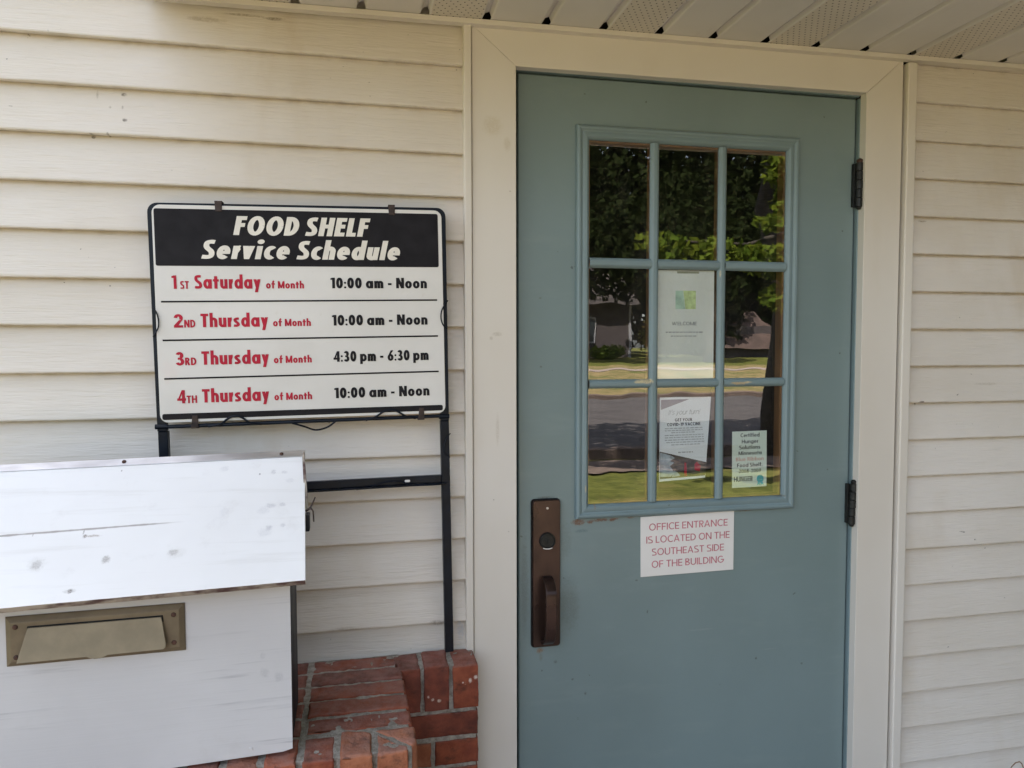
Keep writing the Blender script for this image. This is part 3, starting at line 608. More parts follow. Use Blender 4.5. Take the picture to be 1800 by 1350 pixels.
for xa in (SX0 - .02, SX1 + .003):
    m.add([(xa + dx, y, z + ZC) for dx in (0, .017) for y, z in ((SY, .951), (-.004, .951), (-.004, 1.498))], [(0, 1, 2), (5, 4, 3), (0, 3, 4, 1), (1, 4, 5, 2), (2, 5, 3, 0)])
    m.box(xa, xa + .017, -.0205, -.003, .757 + ZC, .9505 + ZC)
m.build('porch_roof', 'shingle', bld)

# --- brick base
def bz(x, y): return -.729 + .045 * y      # sloped cap (y is negative outwards)
bm_ = [MB()]
def brick_top(poly, zb, tone, dz=0, drop=0.0):
    """poly in (x,y) ccw from above"""
    M_ = bm_[0]; ch = .0035; n = len(poly)
    poly = [(x + rnd.uniform(-.0012, .0012), y + rnd.uniform(-.0012, .0012)) for x, y in poly]
    ins = inset(poly, ch); t = rnd.uniform(-.0018, .0018) + dz
    vs = [(x, y, bz(x, y) + t + ZC) for x, y in ins] + [(x, y, bz(x, y) + t - ch + ZC) for x, y in poly] + [(x, y, zb + ZC) for x, y in poly]
    fs = [tuple(range(n))]
    for k in (0, 1):
        for i in range(n): fs.append((k * n + i, (k + 1) * n + i, (k + 1) * n + (i + 1) % n, k * n + (i + 1) % n))
    M_.add(vs, fs, tone)
def brick_front(x0, x1, z0, z1, yf, yb, tone):
    j = lambda: rnd.uniform(-.0012, .0012); ch = .003; y = yf + rnd.uniform(-.0015, .0015)
    poly = [(x0 + j(), z0 + j()), (x1 + j(), z0 + j()), (x1 + j(), z1 + j()), (x0 + j(), z1 + j())]
    bm_[0].prism(poly, y, yb, W, ch, tone)
tones = lambda: rnd.choices((1, 2, 3), (5, 2, 2))[0]
# mortar cores
def core(x0, x1, y0, y1, zb, d=.0028):
    bm_[0].hexa([(x0, y0, zb + ZC), (x1, y0, zb + ZC), (x1, y0, bz(x1, y0) - d + ZC), (x0, y0, bz(x0, y0) - d + ZC), (x0, y1, zb + ZC), (x1, y1, zb + ZC), (x1, y1, bz(x1, y1) - d + ZC), (x0, y1, bz(x0, y1) - d + ZC)], 0)
core(.112, .276, -.079, .0, -1.42); core(-.838, .103, -.392, -.0, -1.42)
# right wing: rowlock cap, then stretcher courses
for i, x0 in enumerate((.223, .156, .089)):
    brick_top([(x0, -.086), (x0 + .0575, -.086), (x0 + .0575, .0), (x0, .0)], -.834, (1, 3, 3)[i] if i else 1)
for r_ in range(9):
    zt_ = -.8445 - .0665 * r_
    if r_ % 2 == 0: brick_front(.085, .2795, zt_ - .0565, zt_, -.084, -.02, 3 if r_ == 0 else 1)
    else: brick_front(.18, .2805, zt_ - .0565, zt_, -.084, -.02, 1); brick_front(.085, .17, zt_ - .0565, zt_, -.084, -.02, 2)
# projecting pier: side cap bricks lying along x, mitred to the front header row
for i in range(5):
    y1 = -.001 - .0635 * i; y0 = y1 - .0545
    brick_top([(-.092, y0), (.103 + .002 * i, y0), (.103 + .002 * i, y1), (-.092, y1)], -.84, 1 if i != 1 else 3)
    for xa, xb in ((-.31, -.102), (-.52, -.32), (-.73, -.53), (-.84, -.74)): brick_top([(xa, y0), (xb, y0), (xb, y1), (xa, y1)], -.84, tones())
brick_top([(.105, -.385), (.113, -.375), (.113, -.3185), (.034, -.3185)][::1], -.84, 2)
hx = .0405
brick_top([(hx, -.402), (hx + .0565, -.402), (hx + .0565, -.383), (hx + .003, -.335), (hx, -.335)], -.85, 2)
for i in range(1, 13):
    x0 = hx - .067 * i
    brick_top([(x0, -.402), (x0 + .0565, -.402), (x0 + .0565, -.322), (x0, -.322)] if i > 1 else [(x0, -.402), (x0 + .0565, -.402), (x0 + .0565, -.328), (x0 + .04, -.322), (x0, -.312)], -.85, (2, 2, 1)[i % 3] if i < 3 else tones())
for r_ in range(9):
    z1 = -.860 - .0665 * r_; x = .104 - (.1 if r_ % 2 else 0)
    if r_ % 2: brick_front(.0145, .104, z1 - .0565, z1, -.398, -.3, tones())
    while x > -.8:
        x0 = max(x - .195, -.84); brick_front(x0, x, z1 - .0565, z1, -.398, -.3, tones()); x -= .205
bb = bm_[0].build('brick_base', ['mortar', 'bred', 'borange', 'bdark'], bld)
bm = bmesh.new(); bm.from_mesh(bb.data)
for ax, lo, hi, st in ((0, -.17, .285, .0075), (1, -.41, .0, .0075), (2, ZC - 1.0, ZC - .72, .0075)):
    v = lo
    while v < hi:
        n_ = Vector((0, 0, 0)); n_[ax] = 1; q_ = Vector((0, 0, 0)); q_[ax] = v
        bmesh.ops.bisect_plane(bm, geom=bm.verts[:] + bm.edges[:] + bm.faces[:], plane_co=q_, plane_no=n_, dist=1e-6); v += st
bm.normal_update(); core_v = {v for f in bm.faces if f.material_index == 0 for v in f.verts}
for v in bm.verts:
    p_ = v.co; d_ = noise.noise(p_ * 38) * .0016 + noise.noise(p_ * 95) * .0011 + min(0, noise.noise(p_ * 21 + Vector((5, 5, 5))) + .18) * .0030
    if v in core_v: d_ = noise.noise(p_ * 60) * .0018 + noise.noise(p_ * 150) * .0008
    v.co = p_ + v.normal * d_
for f in bm.faces: f.smooth = True
bm.to_mesh(bb.data); bm.free()

# --- steel door frame, door
m = MB()
m.prism([(1.3375, -1.42), (1.36, -1.42), (1.36, .66), (1.3375, .66)], .0245, .11, W, .0015)
m.prism([(.375, -1.42), (.3935, -1.42), (.3935, .66), (.375, .66)], .0245, .11, W, .0015)
m.prism([(.3937, .664), (1.3373, .664), (1.3373, .69), (.3937, .69)], .0245, .11, W, .0015)
m.prism([(.3937, -1.405), (.4037, -1.405), (.4037, .6635), (.3937, .6635)], .062, .11, W); m.prism([(1.3275, -1.405), (1.3373, -1.405), (1.3373, .6635), (1.3275, .6635)], .084, .11, W)
m.build('door_frame', 'lite', bld)
DX0, DX1, DZ0, DZ1, DY = .4045, 1.3335, -1.39, .6605, .035
RX0, RZ0, RX1, RZ1 = .562, -.4225, 1.149, .533     # hole for the glazing
m = MB(); ys = (DY, DY + .045)
outer = [(DX0, DZ0), (DX1, DZ0), (DX1, DZ1), (DX0, DZ1)]; inner = [(RX0, RZ0), (RX1, RZ0), (RX1, RZ1), (RX0, RZ1)]
e = .0022; oin = inset(outer, e)
vs = [W(a, b, DY) for a, b in oin] + [W(a, b, DY + e) for a, b in outer] + [W(a, b, DY + .045) for a, b in outer] + [W(a, b, DY) for a, b in inner] + [W(a, b, DY + .045) for a, b in inner]
fs = []
for i in range(4):
    j = (i + 1) % 4
    fs += [(i, j, 12 + j, 12 + i), (i, 4 + i, 4 + j, j), (4 + i, 8 + i, 8 + j, 4 + j), (8 + i, 16 + i, 16 + j, 8 + j), (12 + i, 12 + j, 16 + j, 16 + i)]
m.add(vs, fs); door = m.build('door', 'door', bld)
LO = (.55, -.4345, 1.161, .545)
m = MB()
m.sweep(LO, [(0, .0352), (0, .0255), (.002, .0225), (.006, .0205), (.0105, .0212), (.013, .0238), (.016, .0248), (.020, .0232), (.0262, .0225), (.0295, .0245), (.0335, .0300), (.0345, .0338), (.0345, .0345)], W)
m.build('window_frame', 'lite', door, smooth=False)
GX0, GZ0, GX1, GZ1 = .5845, -.400, 1.1265, .5105
VB = ((.7455, .7690), (.9330, .9555)); HB = ((.1965, .2215), (-.1060, -.0835))
def bar(m, a0, a1, b0, b1, vert):
    pr = [(0, .0345), (0, .0310), (.0035, .0262), (.0065, .0240), (.0085, .0235)]
    w = a1 - a0; prof = pr + [(w - t, y) for t, y in reversed(pr)]
    vs = []; n = len(prof)
    for b in (b0, b1):
        for t, y in prof: vs.append(W(a0 + t, b, y) if vert else W(b, a0 + t, y))
    m.add(vs, [(i, i + 1, n + i + 1, n + i) for i in range(n - 1)])
m = MB()
for a, b in VB: bar(m, a, b, GZ0, GZ1, True)
xs_ = [GX0, VB[0][0] + .0035, VB[0][1] - .0035, VB[1][0] + .0035, VB[1][1] - .0035, GX1]
for a, b in HB:
    for k in (0, 2, 4): bar(m, a, b, xs_[k], xs_[k + 1], False)
m.build('muntin_grid', 'lite', door)
m = MB(); m.box(GX0 - .008, GX1 + .008, .0347, .0387, GZ0 - .008 + ZC, GZ1 + .008 + ZC); m.build('window_glass', 'glass', door)
m = MB()
m.sweep((GX0 - .004, GZ0 - .004, GX1 + .004, GZ1 + .004), [(0, .0389), (.0075, .0389), (.0075, .066), (-.015, .066), (-.015, .081)], W)
for a, b in VB: m.box(a + .003, b - .002, .0389, .060, GZ0 + .0036 + ZC, GZ1 - .0036 + ZC)
for a, b in HB:
    for k in (0, 2, 4):
        m.box((GX0 + .0036, 0, VB[0][1] - .0019, 0, VB[1][1] - .0019)[k], (VB[0][0] + .0029, 0, VB[1][0] + .0029, 0, GX1 - .0036)[k], .0389, .0585, a + .003 + ZC, b - .003 + ZC)
m.build('inner_muntin_grid', 'wood', door)
# lock set
m = MB(); m.prism(rrect(.4380, -.7545, .5095, -.3825, .0075), .0232, .0355, W, .0018); plate = m.build('lock_plate', 'bronze', door)
m = MB(); m.prism(rrect(.4352, -.7570, .5108, -.3800, .009), .0318, .0352, W); m.build('lock_gasket', 'dark', door)
m = MB(); cx, cz = .4750, -.4840
def disc(m, cx, cz, prof, n=28, mi=0):
    vs = []; fs = []
    for r, y in prof:
        for i in range(n): q = 2 * math.pi * i / n; vs.append(W(cx + r * math.cos(q), cz + r * math.sin(q), y))
    for k in range(len(prof) - 1):
        for i in range(n): fs.append((k * n + i, k * n + (i + 1) % n, (k + 1) * n + (i + 1) % n, (k + 1) * n + i))
    fs.append(tuple(range((len(prof) - 1) * n, len(prof) * n))); m.add(vs, fs, mi)
disc(m, cx, cz, [(.0205, .0234), (.0205, .0175), (.0195, .0160), (.0175, .0158), (.0165, .0185), (.0160, .0190)])
disc(m, cx, cz - .001, [(.0075, .0192), (.0075, .0178), (.0068, .0174)])
m.box(cx - .0013, cx + .0013, .0170, .0180, cz - .006 + ZC, cz + .004 + ZC, 1)
m.prism([(cx - .013, cz - .0172), (cx - .006, cz - .0200), (cx + .005, cz - .0202), (cx + .0115, cz - .0180), (cx + .0105, cz - .0165), (cx + .004, cz - .0180), (cx - .005, cz - .0178), (cx - .0115, cz - .0160)], .0154, .0165, W, 0, 2)
m.build('lock_cylinder', ['hinge', 'dark', 'white'], door)
m = MB(); disc(m, .4755, -.4025, [(.0032, .0234), (.0032, .0222), (.0025, .0215)], 12); m.build('plate_screw', 'alu', door)
m = MB(); pth = [(.0240, -.5820), (.012, -.5835), (.000, -.5880), (-.0095, -.5950), (-.0160, -.6040), (-.0185, -.6160), (-.0190, -.6500), (-.0185, -.6850), (-.0160, -.7030), (-.0090, -.7200), (.002, -.7300), (.013, -.7345), (.0240, -.7360)]
pth = _spl([tuple(q) for q in pth], 4)
vs = []; fs = []; hw = .0122; th = .0085; NP = len(pth) - 1
for i, (y, z) in enumerate(pth):
    a = pth[max(0, i - 1)]; b = pth[min(len(pth) - 1, i + 1)]; t = Vector((b[0] - a[0], b[1] - a[1])).normalized(); nn = Vector((t.y, -t.x))
    if nn.x > 0 and i not in (0, len(pth) - 1): pass
    wv = hw * (1.0 + .12 * math.sin(i / NP * math.pi))
    xo = .4752 - .0042 * i / NP
    for sx, k in ((-1, 0), (1, 0), (1, 1), (-1, 1)):
        vs.append((xo + sx * wv, y - nn.x * th * k * -1, z - nn.y * th * k * -1 + ZC))
for i in range(len(pth) - 1):
    for k in range(4): fs.append((i * 4 + k, i * 4 + (k + 1) % 4, (i + 1) * 4 + (k + 1) % 4, (i + 1) * 4 + k))
fs += [(3, 2, 1, 0), tuple(len(vs) - 4 + i for i in range(4))]
m.add(vs, fs); ph_ = m.build('pull_handle', 'bronze', door, smooth=True, bevel=.0022, seg=3); ph_.modifiers.new('normals', 'WEIGHTED_NORMAL')
def hinge(zc, h, tilt, cap):
    m = MB(); x0 = 1.3345; yb = .0165; rr = .0095; n = 5; seg = h / n
    for k in range(n):
        za = zc + h / 2 - seg * k - .0006; zb_ = za - seg + .0012
        dx = tilt * (k - 2)
        m.tube([(x0 + dx, yb, za + ZC), (x0 + dx, yb, zb_ + ZC)], rr * (1 + .04 * ((k * 7) % 3 - 1)), 14)
    m.tube([(x0 + tilt * -2, yb, zc + h / 2 + ZC), (x0 + tilt * -2, yb, zc + h / 2 + .006 + ZC), (x0 + tilt * -2, yb, zc + h / 2 + .010 + ZC)], [.0075, .0085, .004], 12, cap)
    m.tube([(x0 + tilt * 2, yb, zc - h / 2 - .006 + ZC), (x0 + tilt * 2, yb, zc - h / 2 + ZC)], [.005, .0075], 12)
    m.box(x0 - .0115, x0 - .002, yb + .006, yb + .0178, zc - h / 2 + .002 + ZC, zc + h / 2 - .002 + ZC)
    m.build('hinge', ['hinge', 'rustm'], door, bevel=.0008)
hinge(.4300, .118, .0000, 1); hinge(-.4300, .112, -.0012, 0)

# ------------------------------------------------------------------ notice stuck on the door below the glazing
PO = local_plane(.7279, -.5968, R(.5))
of = thing('office_notice', W(.86, -.5968, .0349), 'white plastic notice with pink capitals naming the office entrance, stuck under the door window', 'notice')
m = MB(); m.prism([(0, 0), (.2622, .0006), (.2636, .1592), (.0, .1572)], .0322, .0347, PO, .0005); m.build('notice_board', 'white', of)
lettering([('OFFICE ENTRANCE', .0228, .2447, .1205, .0180, .13, 0), ('IS LOCATED ON THE', .0151, .2505, .0872, .0182, .13, 0), ('SOUTHEAST SIDE', .0306, .2343, .0545, .0182, .13, 0), ('OF THE BUILDING', .0299, .2346, .0222, .0182, .13, 0)], PO, 'pink', of, .0319)

# ------------------------------------------------------------------ papers taped inside the glass
def words(m, fn, x0, x1, z, h, y, seed):
    q = random.Random(seed); x = x0
    while x < x1 - .002:
        w = min(q.uniform(.004, .012), x1 - x); m.add([fn(x, z, y), fn(x + w, z, y), fn(x + w, z + h, y), fn(x, z + h, y)], [(0, 1, 2, 3)]); x += w + .0022
YP = .0395
PW = local_plane(.7763, -.0837, R(.3))
we = thing('welcome_paper', W(.85, -.0837, YP), 'white welcome paper with a green square emblem, taped behind the middle window pane', 'paper')
m = MB(); m.prism([(-.004, .0), (.1525, -.0005), (.1535, .279), (-.004, .279)], YP, YP + .0004, PW); m.build('sheet', 'paper', we)
lettering([('WELCOME', .036, .1046, .1376, .0092, .16, 0)], PW, 'grey', we, YP - .0003)
m = MB(); words(m, PW, .0187, .1217, .1183, .0032, YP - .0003, 3); words(m, PW, .0328, .1039, .1085, .0028, YP - .0003, 4); m.build('small_print', 'ltgrey', we)
m = MB()
m.prism([(.0455, .1795), (.072, .1795), (.066, .2268), (.0455, .2268)], YP - .0004, YP, PW, 0, 1)
m.prism([(.073, .1795), (.102, .1795), (.102, .2268), (.067, .2268)], YP - .0004, YP, PW, 0, 0)
m.build('emblem', ['greenl', 'green2'], we)
m = MB(); m.prism([(.0499, .2710), (.1107, .2710), (.1107, .2762), (.0499, .2762)], YP - .0006, YP, PW); m.build('tape_strip', 'tape', we)

PV = local_plane(.7795, -.3512, R(.6))
va = thing('vaccine_flyer', W(.85, -.3512, YP), 'creased vaccine flyer with a dark photo at its foot, behind the middle bottom pane', 'flyer')
m = MB(); pv = [(0, 0), (.1295, .0045), (.1460, .2178), (.0028, .2195)]
m.prism(pv, YP, YP + .0004, PV); m.build('sheet', 'paper2', va)
m = MB(); m.prism([(.0056, .187), (.0850, .2132), (.0058, .2132)], YP - .0003, YP, PV); m.build('corner_shape', 'mauve', va)
m = MB()
m.prism([(.0022, .0072), (.1290, .0105), (.1350, .0450), (.0016, .0790)], YP - .0003, YP, PV, 0, 0)
m.prism([(.003, .012), (.034, .012), (.040, .026), (.030, .040), (.042, .048), (.030, .053), (.044, .060), (.036, .066), (.018, .072), (.003, .076)], YP - .0006, YP - .0003, PV, 0, 1)
m.prism([(.036, .010), (.058, .013), (.052, .022), (.042, .028), (.037, .020)], YP - .0006, YP - .0003, PV, 0, 1)
m.prism([(.070, .012), (.078, .012), (.076, .046), (.071, .048)], YP - .0006, YP - .0003, PV, 0, 2); m.prism([(.10, .026), (.114, .022), (.117, .036), (.106, .048), (.099, .042)], YP - .0006, YP - .0003, PV, 0, 2)
m.build('photo_print', ['photo', 'glove', 'red'], va)
lettering([("It's your turn!", .0254, .1165, .1735, .0135, .08, .35)], PV, 'grey', va, YP - .0003)
lettering([('GET YOUR', .0442, .0927, .1558, .0078, .2, 0), ('COVID-19 VACCINE', .0225, .116, .1440, .0084, .2, 0)], PV, 'ink', va, YP - .0003)
m = MB()
for i, (a, b, z) in enumerate(((.0159, .1224, .1365), (.0159, .123, .1310), (.034, .104, .1255), (.0158, .1245, .1185), (.0158, .125, .1125), (.016, .1255, .1062), (.020, .127, .1000), (.034, .115, .0935))): words(m, PV, a, b, z, .0026, YP - .0003, 20 + i)
words(m, PV, .0532, .0948, .0728, .0034, YP - .0003, 40); m.build('small_print', 'ltgrey', va)

PH = local_plane(.9869, -.3765, R(.65))
hu = thing('hunger_sticker', W(1.037, -.3765, YP), 'pale green certificate sticker with a teal ribbon in the lower right window pane', 'sticker')
m = MB(); m.prism([(0, 0), (.1010, .0), (.1012, .1505), (.0, .1507)], YP, YP + .0003, PH); m.build('sheet', 'mint', hu)
lettering([('Certified', .0242, .0797, .1350, .0098, .17, 0), ('Hunger', .0279, .0761, .1184, .0098, .17, 0), ('Solutions', .0206, .0823, .1026, .0098, .17, 0), ('Minnesota', .0186, .0861, .0872, .0098, .17, 0),
           ('Food Shelf,', .0145, .0887, .0552, .0098, .17, 0), ('2008-2009', .0196, .0847, .0395, .0095, .17, 0)], PH, 'ink', hu, YP - .0003)
lettering([('Blue Ribbon', .0108, .0924, .0712, .0098, .17, 0)], PH, 'peach', hu, YP - .0003)
lettering([('HUNGER', .0056, .0599, .0163, .0136, .16, 0)], PH, 'ink', hu, YP - .0003, name='emblem_lettering')
m = MB()
m.prism([(.0822 + .0105 * math.cos(i * .5236), .0215 + .0105 * math.sin(i * .5236)) for i in range(12)], YP - .0003, YP, PH)
m.prism([(.0725, .0035), (.0775, .0060), (.0818, .0030), (.0815, .0108), (.0755, .0125)], YP - .0003, YP, PH); m.prism([(.0832, .0030), (.0875, .0065), (.0930, .0040), (.0895, .0125), (.0830, .0108)], YP - .0003, YP, PH)
m.build('ribbon_print', 'teal', hu)

# ------------------------------------------------------------------ schedule sign on its black stand
AN = .8727; SG = local_plane(-.4030, -.1610, R(AN)); YF = -.037
sg = thing('sign_stand', W(-.09, -.73, -.03), 'white food shelf schedule board clipped to a black metal stand before the siding', 'sign')
def strap(m, path, w, y0, y1, mi=0):
    """flat square tube following a path in the sign plane (outer side first)"""
    n = len(path); vs = []
    for i, (a, b) in enumerate(path):
        p = Vector(path[max(i - 1, 0)]); q = Vector(path[min(i + 1, n - 1)]); t = (q - p).normalized(); nn = Vector((-t.y, t.x))
        o = Vector((a, b)); i_ = o + nn * -w
        for pt, y in ((o, y0), (i_, y0), (i_, y1), (o, y1)): vs.append(SG(pt.x, pt.y, y))
    fs = []
    for i in range(n - 1):
        for k in range(4): fs.append((i * 4 + k, i * 4 + (k + 1) % 4, (i + 1) * 4 + (k + 1) % 4, (i + 1) * 4 + k))
    fs += [(0, 3, 2, 1), (n * 4 - 4, n * 4 - 3, n * 4 - 2, n * 4 - 1)]; m.add(vs, fs, mi)
XL, XR, ZT_ = -.0062, .6272, .4680
m = MB(); r0 = .020
arc = [(XL + r0 - r0 * math.cos(R(a)), ZT_ - .001 - r0 + r0 * math.sin(R(a))) for a in range(0, 91, 15)]
arc2 = [(XR - r0 + r0 * math.sin(R(a)), ZT_ + .001 - r0 + r0 * math.cos(R(a))) for a in range(0, 91, 15)]
strap(m, [(XL + .002, -.02)] + arc + arc2 + [(XR - .002, -.02)], .0185, -.040, -.018)
m.build('frame', 'black', sg, bevel=.0015)
for xa, xb in ((-.004, .0155), (.6055, .6250)):
    m = MB(); m.prism([(xa, -.5690), (xb, -.5690), (xb + .0002, -.0205), (xa + .0002, -.0205)], -.037, -.018, SG, .0012); m.build('leg', 'black', sg)
m = MB(); m.prism([(.0160, -.1660), (.6050, -.1640), (.6050, -.1475), (.0160, -.1465)], -.034, -.022, SG, .001, 0)
m.prism([(.0160, -.1705), (.6160, -.1685), (.6160, -.1648), (.0160, -.1665)], -.044, -.0225, SG, .0012, 0); m.build('crossbar', 'black', sg)
m = MB(); m.prism(rrect(.520, -.1595, .5325, -.154, .0026), -.0349, -.034, SG); m.build('paint_drip', 'white', sg)
m = MB(); m.tube([SG(-.001, -.0105, -.0385), SG(.62, -.0082, -.0385)], .0042, 10)
for a in (.004, .614):
    m.tube([SG(a - .012, -.0095, -.0385), SG(a + .012, -.0095, -.0385)], .0056, 10)
m.build('bottom_rail', 'black', sg)
m = MB(); m.prism(rrect(.0035, -.0012, .6172, .4622, .017, 6), -.0432, -.0406, SG, .0006); panel = m.build('sign_panel', 'panel', sg)
YB = -.0435
m = MB(); m.prism(rrect(.0075, .3335, .6085, .4541, .004, 3), YB - .0002, YB, SG); m.build('header_band', 'ink', panel)
for z0, z1 in ((.2557, .2571), (.1735, .1749), (.0913, .0935)):
    m = MB(); m.prism([(.0150, z0), (.6032, z1), (.6032, z1 + .0036), (.0150, z0 + .0036)], YB - .0002, YB, SG); m.build('divider_line', 'ink', panel)
m = MB(); m.prism(rrect(.0080, .0050, .6108, .0178, .004, 3), YB - .0002, YB, SG); m.build('footer_band', 'ink', panel)
BO = .030
lettering([('FOOD SHELF', .1653, .4577, .4004, .0405, .27, .20), ('Service Schedule', .0985, .5215, .3488, .0405, .26, .20)], SG, 'cream', panel, YB - .0005, 'title_lettering')
days = [('1', .0375, .0473), ('2', .0386, .0570), ('3', .0392, .0565), ('4', .0392, .0568)]
for i, (zb, ord_, day, ox0, ox1, dx0, dx1, mx0, mx1, tm, tx0, tx1) in enumerate((
        (.2848, 'ST', 'Saturday', .0545, .0718, .0832, .2183, .2294, .3095, '10:00 am - Noon', .3665, .5804),
        (.2022, 'ND', 'Thursday', .0592, .0817, .0924, .2312, .2415, .3217, '10:00 am - Noon', .3674, .5799),
        (.1213, 'RD', 'Thursday', .0580, .0808, .0914, .2303, .2405, .3213, '4:30 pm - 6:30 pm', .3682, .5806),
        (.0396, 'TH', 'Thursday', .0582, .0793, .0896, .2282, .2390, .3194, '10:00 am - Noon', .3678, .5808))):
    lettering([(days[i][0], days[i][1], days[i][2], zb, .0285, .21, 0), (ord_, ox0, ox1, zb, .0165, .22, 0), (day, dx0, dx1, zb + .0003, .0290, .235, 0), ('of Month', mx0, mx1, zb + .0006, .0160, .23, 0)], SG, 'red', panel, YB - .0004, 'day_lettering')
    lettering([(tm, tx0, tx1, zb + .0008, .0236, .245, 0)], SG, 'ink', panel, YB - .0004, 'time_lettering')
for a, b in ((.1305, .1440), (.4985, .5115)):
    m = MB(); m.prism([(a, .4500), (b, .4495), (b + .001, .4725), (a - .001, .4725)], -.0452, -.0436, SG, .0004); m.prism([(a - .001, .4695), (b + .001, .4695), (b + .001, .4725), (a - .001, .4725)], -.0435, -.016, SG); m.build('clip', 'clipm', sg, bevel=.0006)
for a, b in ((.0665, .0795), (.5545, .5670)):
    m = MB(); m.prism([(a - .0015, -.0150), (b + .0010, -.0150), (b, .0125), (a + .002, .0125)], -.0455, -.0439, SG, .0004); m.prism([(a - .0015, -.0152), (b + .001, -.0152), (b + .001, -.0128), (a - .0015, -.0128)], -.0438, -.018, SG); m.build('clip', 'clipm', sg, bevel=.0006)
def wire(pts, r=.0013):
    out = []
    for i in range(len(pts) - 1):
        p0, p1, p2, p3 = pts[max(i - 1, 0)], pts[i], pts[i + 1], pts[min(i + 2, len(pts) - 1)]
        for k in range(6):
            t = k / 6; f = lambda j: .5 * ((2 * p1[j]) + (-p0[j] + p2[j]) * t + (2 * p0[j] - 5 * p1[j] + 4 * p2[j] - p3[j]) * t * t + (-p0[j] + 3 * p1[j] - 3 * p2[j] + p3[j]) * t ** 3)
            out.append(SG(f(0), f(1), f(2)))
    out.append(SG(*pts[-1])); m = MB(); m.tube(out, r, 6); m.build('wire', 'black', sg)
wire([(-.004, .245, -.041), (.004, .237, -.045), (.0090, .222, -.0475), (.0088, .205, -.0475), (.002, .192, -.045), (-.004, .184, -.041)], .0016)
wire([(.628, .258, -.041), (.620, .248, -.0455), (.6125, .234, -.047), (.6105, .218, -.0475), (.614, .204, -.047), (.622, .194, -.042)], .0016)
wire([(.10, -.013, -.043), (.125, -.008, -.0455), (.142, .004, -.0475), (.156, .0085, -.0475), (.170, .005, -.0475), (.186, -.007, -.0455), (.21, -.012, -.043)], .0023)
wire([(.275, -.012, -.043), (.30, -.020, -.044), (.325, -.029, -.044), (.35, -.024, -.044), (.368, -.012, -.043)], .0022)
wire([(.435, -.012, -.043), (.458, -.004, -.0455), (.474, .006, -.0475), (.490, .0105, -.0475), (.505, .007, -.0475), (.525, -.005, -.0455), (.548, -.0115, -.043)], .0023)
wire([(.628, -.050, -.036), (.618, -.062, -.0415), (.613, -.078, -.0415), (.614, -.094, -.0415), (.626, -.106, -.036)], .0013)
wire([(.41, -.1685, -.0445), (.44, -.166, -.0455), (.462, -.160, -.0415), (.485, -.1555, -.0385), (.51, -.157, -.0385), (.535, -.165, -.0455), (.57, -.1675, -.0452), (.60, -.1675, -.0452)], .0013)

# ------------------------------------------------------------------ wooden drop box
YAWB = R(2.0); ce, se = math.cos(YAWB), math.sin(YAWB)
def BX(s, y, z): return (-.113 + s * ce, y + s * se, z + ZC)
bx = thing('drop_box', (-.42, -.3, ZC - .74), 'white painted wooden drop box with sloped lid and tan mail slot on the brick ledge', 'box')
LW = -.655
def zb_(s): return -.7352 + .020 * s
m = MB()
fp = [(0, -.7315), (0, -.375), (-.63, -.375), (-.63, zb_(-.63)), (-.016, -.7352)]
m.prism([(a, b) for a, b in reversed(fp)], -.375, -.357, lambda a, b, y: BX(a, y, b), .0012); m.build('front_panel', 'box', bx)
m = MB()
for s0, s1 in ((-.0005, -.0150), (-.6295, -.6140)):
    a = BX(s0, 0, 0)[0] ; a2 = BX(s1, 0, 0)[0]; off = BX(s0, 0, 0)[1]
    z0 = -.728 if s0 > -.1 else zb_(-.62) + .004
    poly = [(-.3568, z0), (-.3568, -.352), (-.215, -.238), (-.195, -.238), (-.195, z0)]
    vs = [(a, y + off, z + ZC) for y, z in poly] + [(a2, y + off, z + ZC) for y, z in poly]; n = 5
    m2 = MB(); m2.add(vs, [tuple(range(n)), tuple(reversed(range(n, 2 * n)))] + [(i, n + i, n + (i + 1) % n, (i + 1) % n) for i in range(n)]); m2.build('side_panel', 'blackpaint', bx)
m = MB(); m.box(-.735, -.128, -.212, -.198, ZC - .735, ZC - .245); m.build('back_panel', 'blackpaint', bx)
# lid: sloped board
LT = [(.0205, -.2000, -.2096), (-.66, -.2000, -.2195)]; LB = [(.0325, -.4400, -.4034), (-.66, -.4400, -.4157)]
TR = BX(*LT[0]); TL = BX(*LT[1]); BR = BX(*LB[0]); BL = BX(*LB[1])
nrm = (Vector(TR) - Vector(BR)).cross(Vector(TL) - Vector(BR)).normalized()
if nrm.z < 0: nrm = -nrm
th = .0135
up = [Vector(p) for p in (BL, BR, TR, TL)]; dn = [p - nrm * th for p in up]
nx = 40; jag = lambda x, a: noise.noise(Vector((x * 40, a, 0))) * .0011 + noise.noise(Vector((x * 130, a, 5))) * .0008
m = MB(); top = []; 
vs = []; 
for i in range(nx + 1):
    t = i / nx; b = up[0].lerp(up[1], t); tp = up[3].lerp(up[2], t); d = (tp - b).normalized()
    b2 = b + d * abs(jag(b.x, 1)); vs += [tp, b2, b2 - nrm * (th * (1 - .12 * abs(jag(b.x, 7)) * 300)) - d * .000, tp - nrm * th]
fsT, fsE, fsB, fsS = [], [], [], []
for i in range(nx):
    o, p = i * 4, i * 4 + 4
    fsT.append((o, o + 1, p + 1, p)); fsE.append((o + 1, o + 2, p + 2, p + 1)); fsB.append((o + 2, o + 3, p + 3, p + 2)); fsB.append((o + 3, o, p, p + 3))
fsT += [(0, 3, 2, 1), (nx * 4, nx * 4 + 1, nx * 4 + 2, nx * 4 + 3)]
m.add(vs, fsT, 0); k0 = len(m.f); m.f += fsE; m.mi += [1] * len(fsE); m.f += fsB; m.mi += [0] * len(fsB)
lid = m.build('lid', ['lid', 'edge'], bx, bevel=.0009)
dS = (up[2] - up[1]).normalized(); dX = (up[2] - up[3]).normalized()
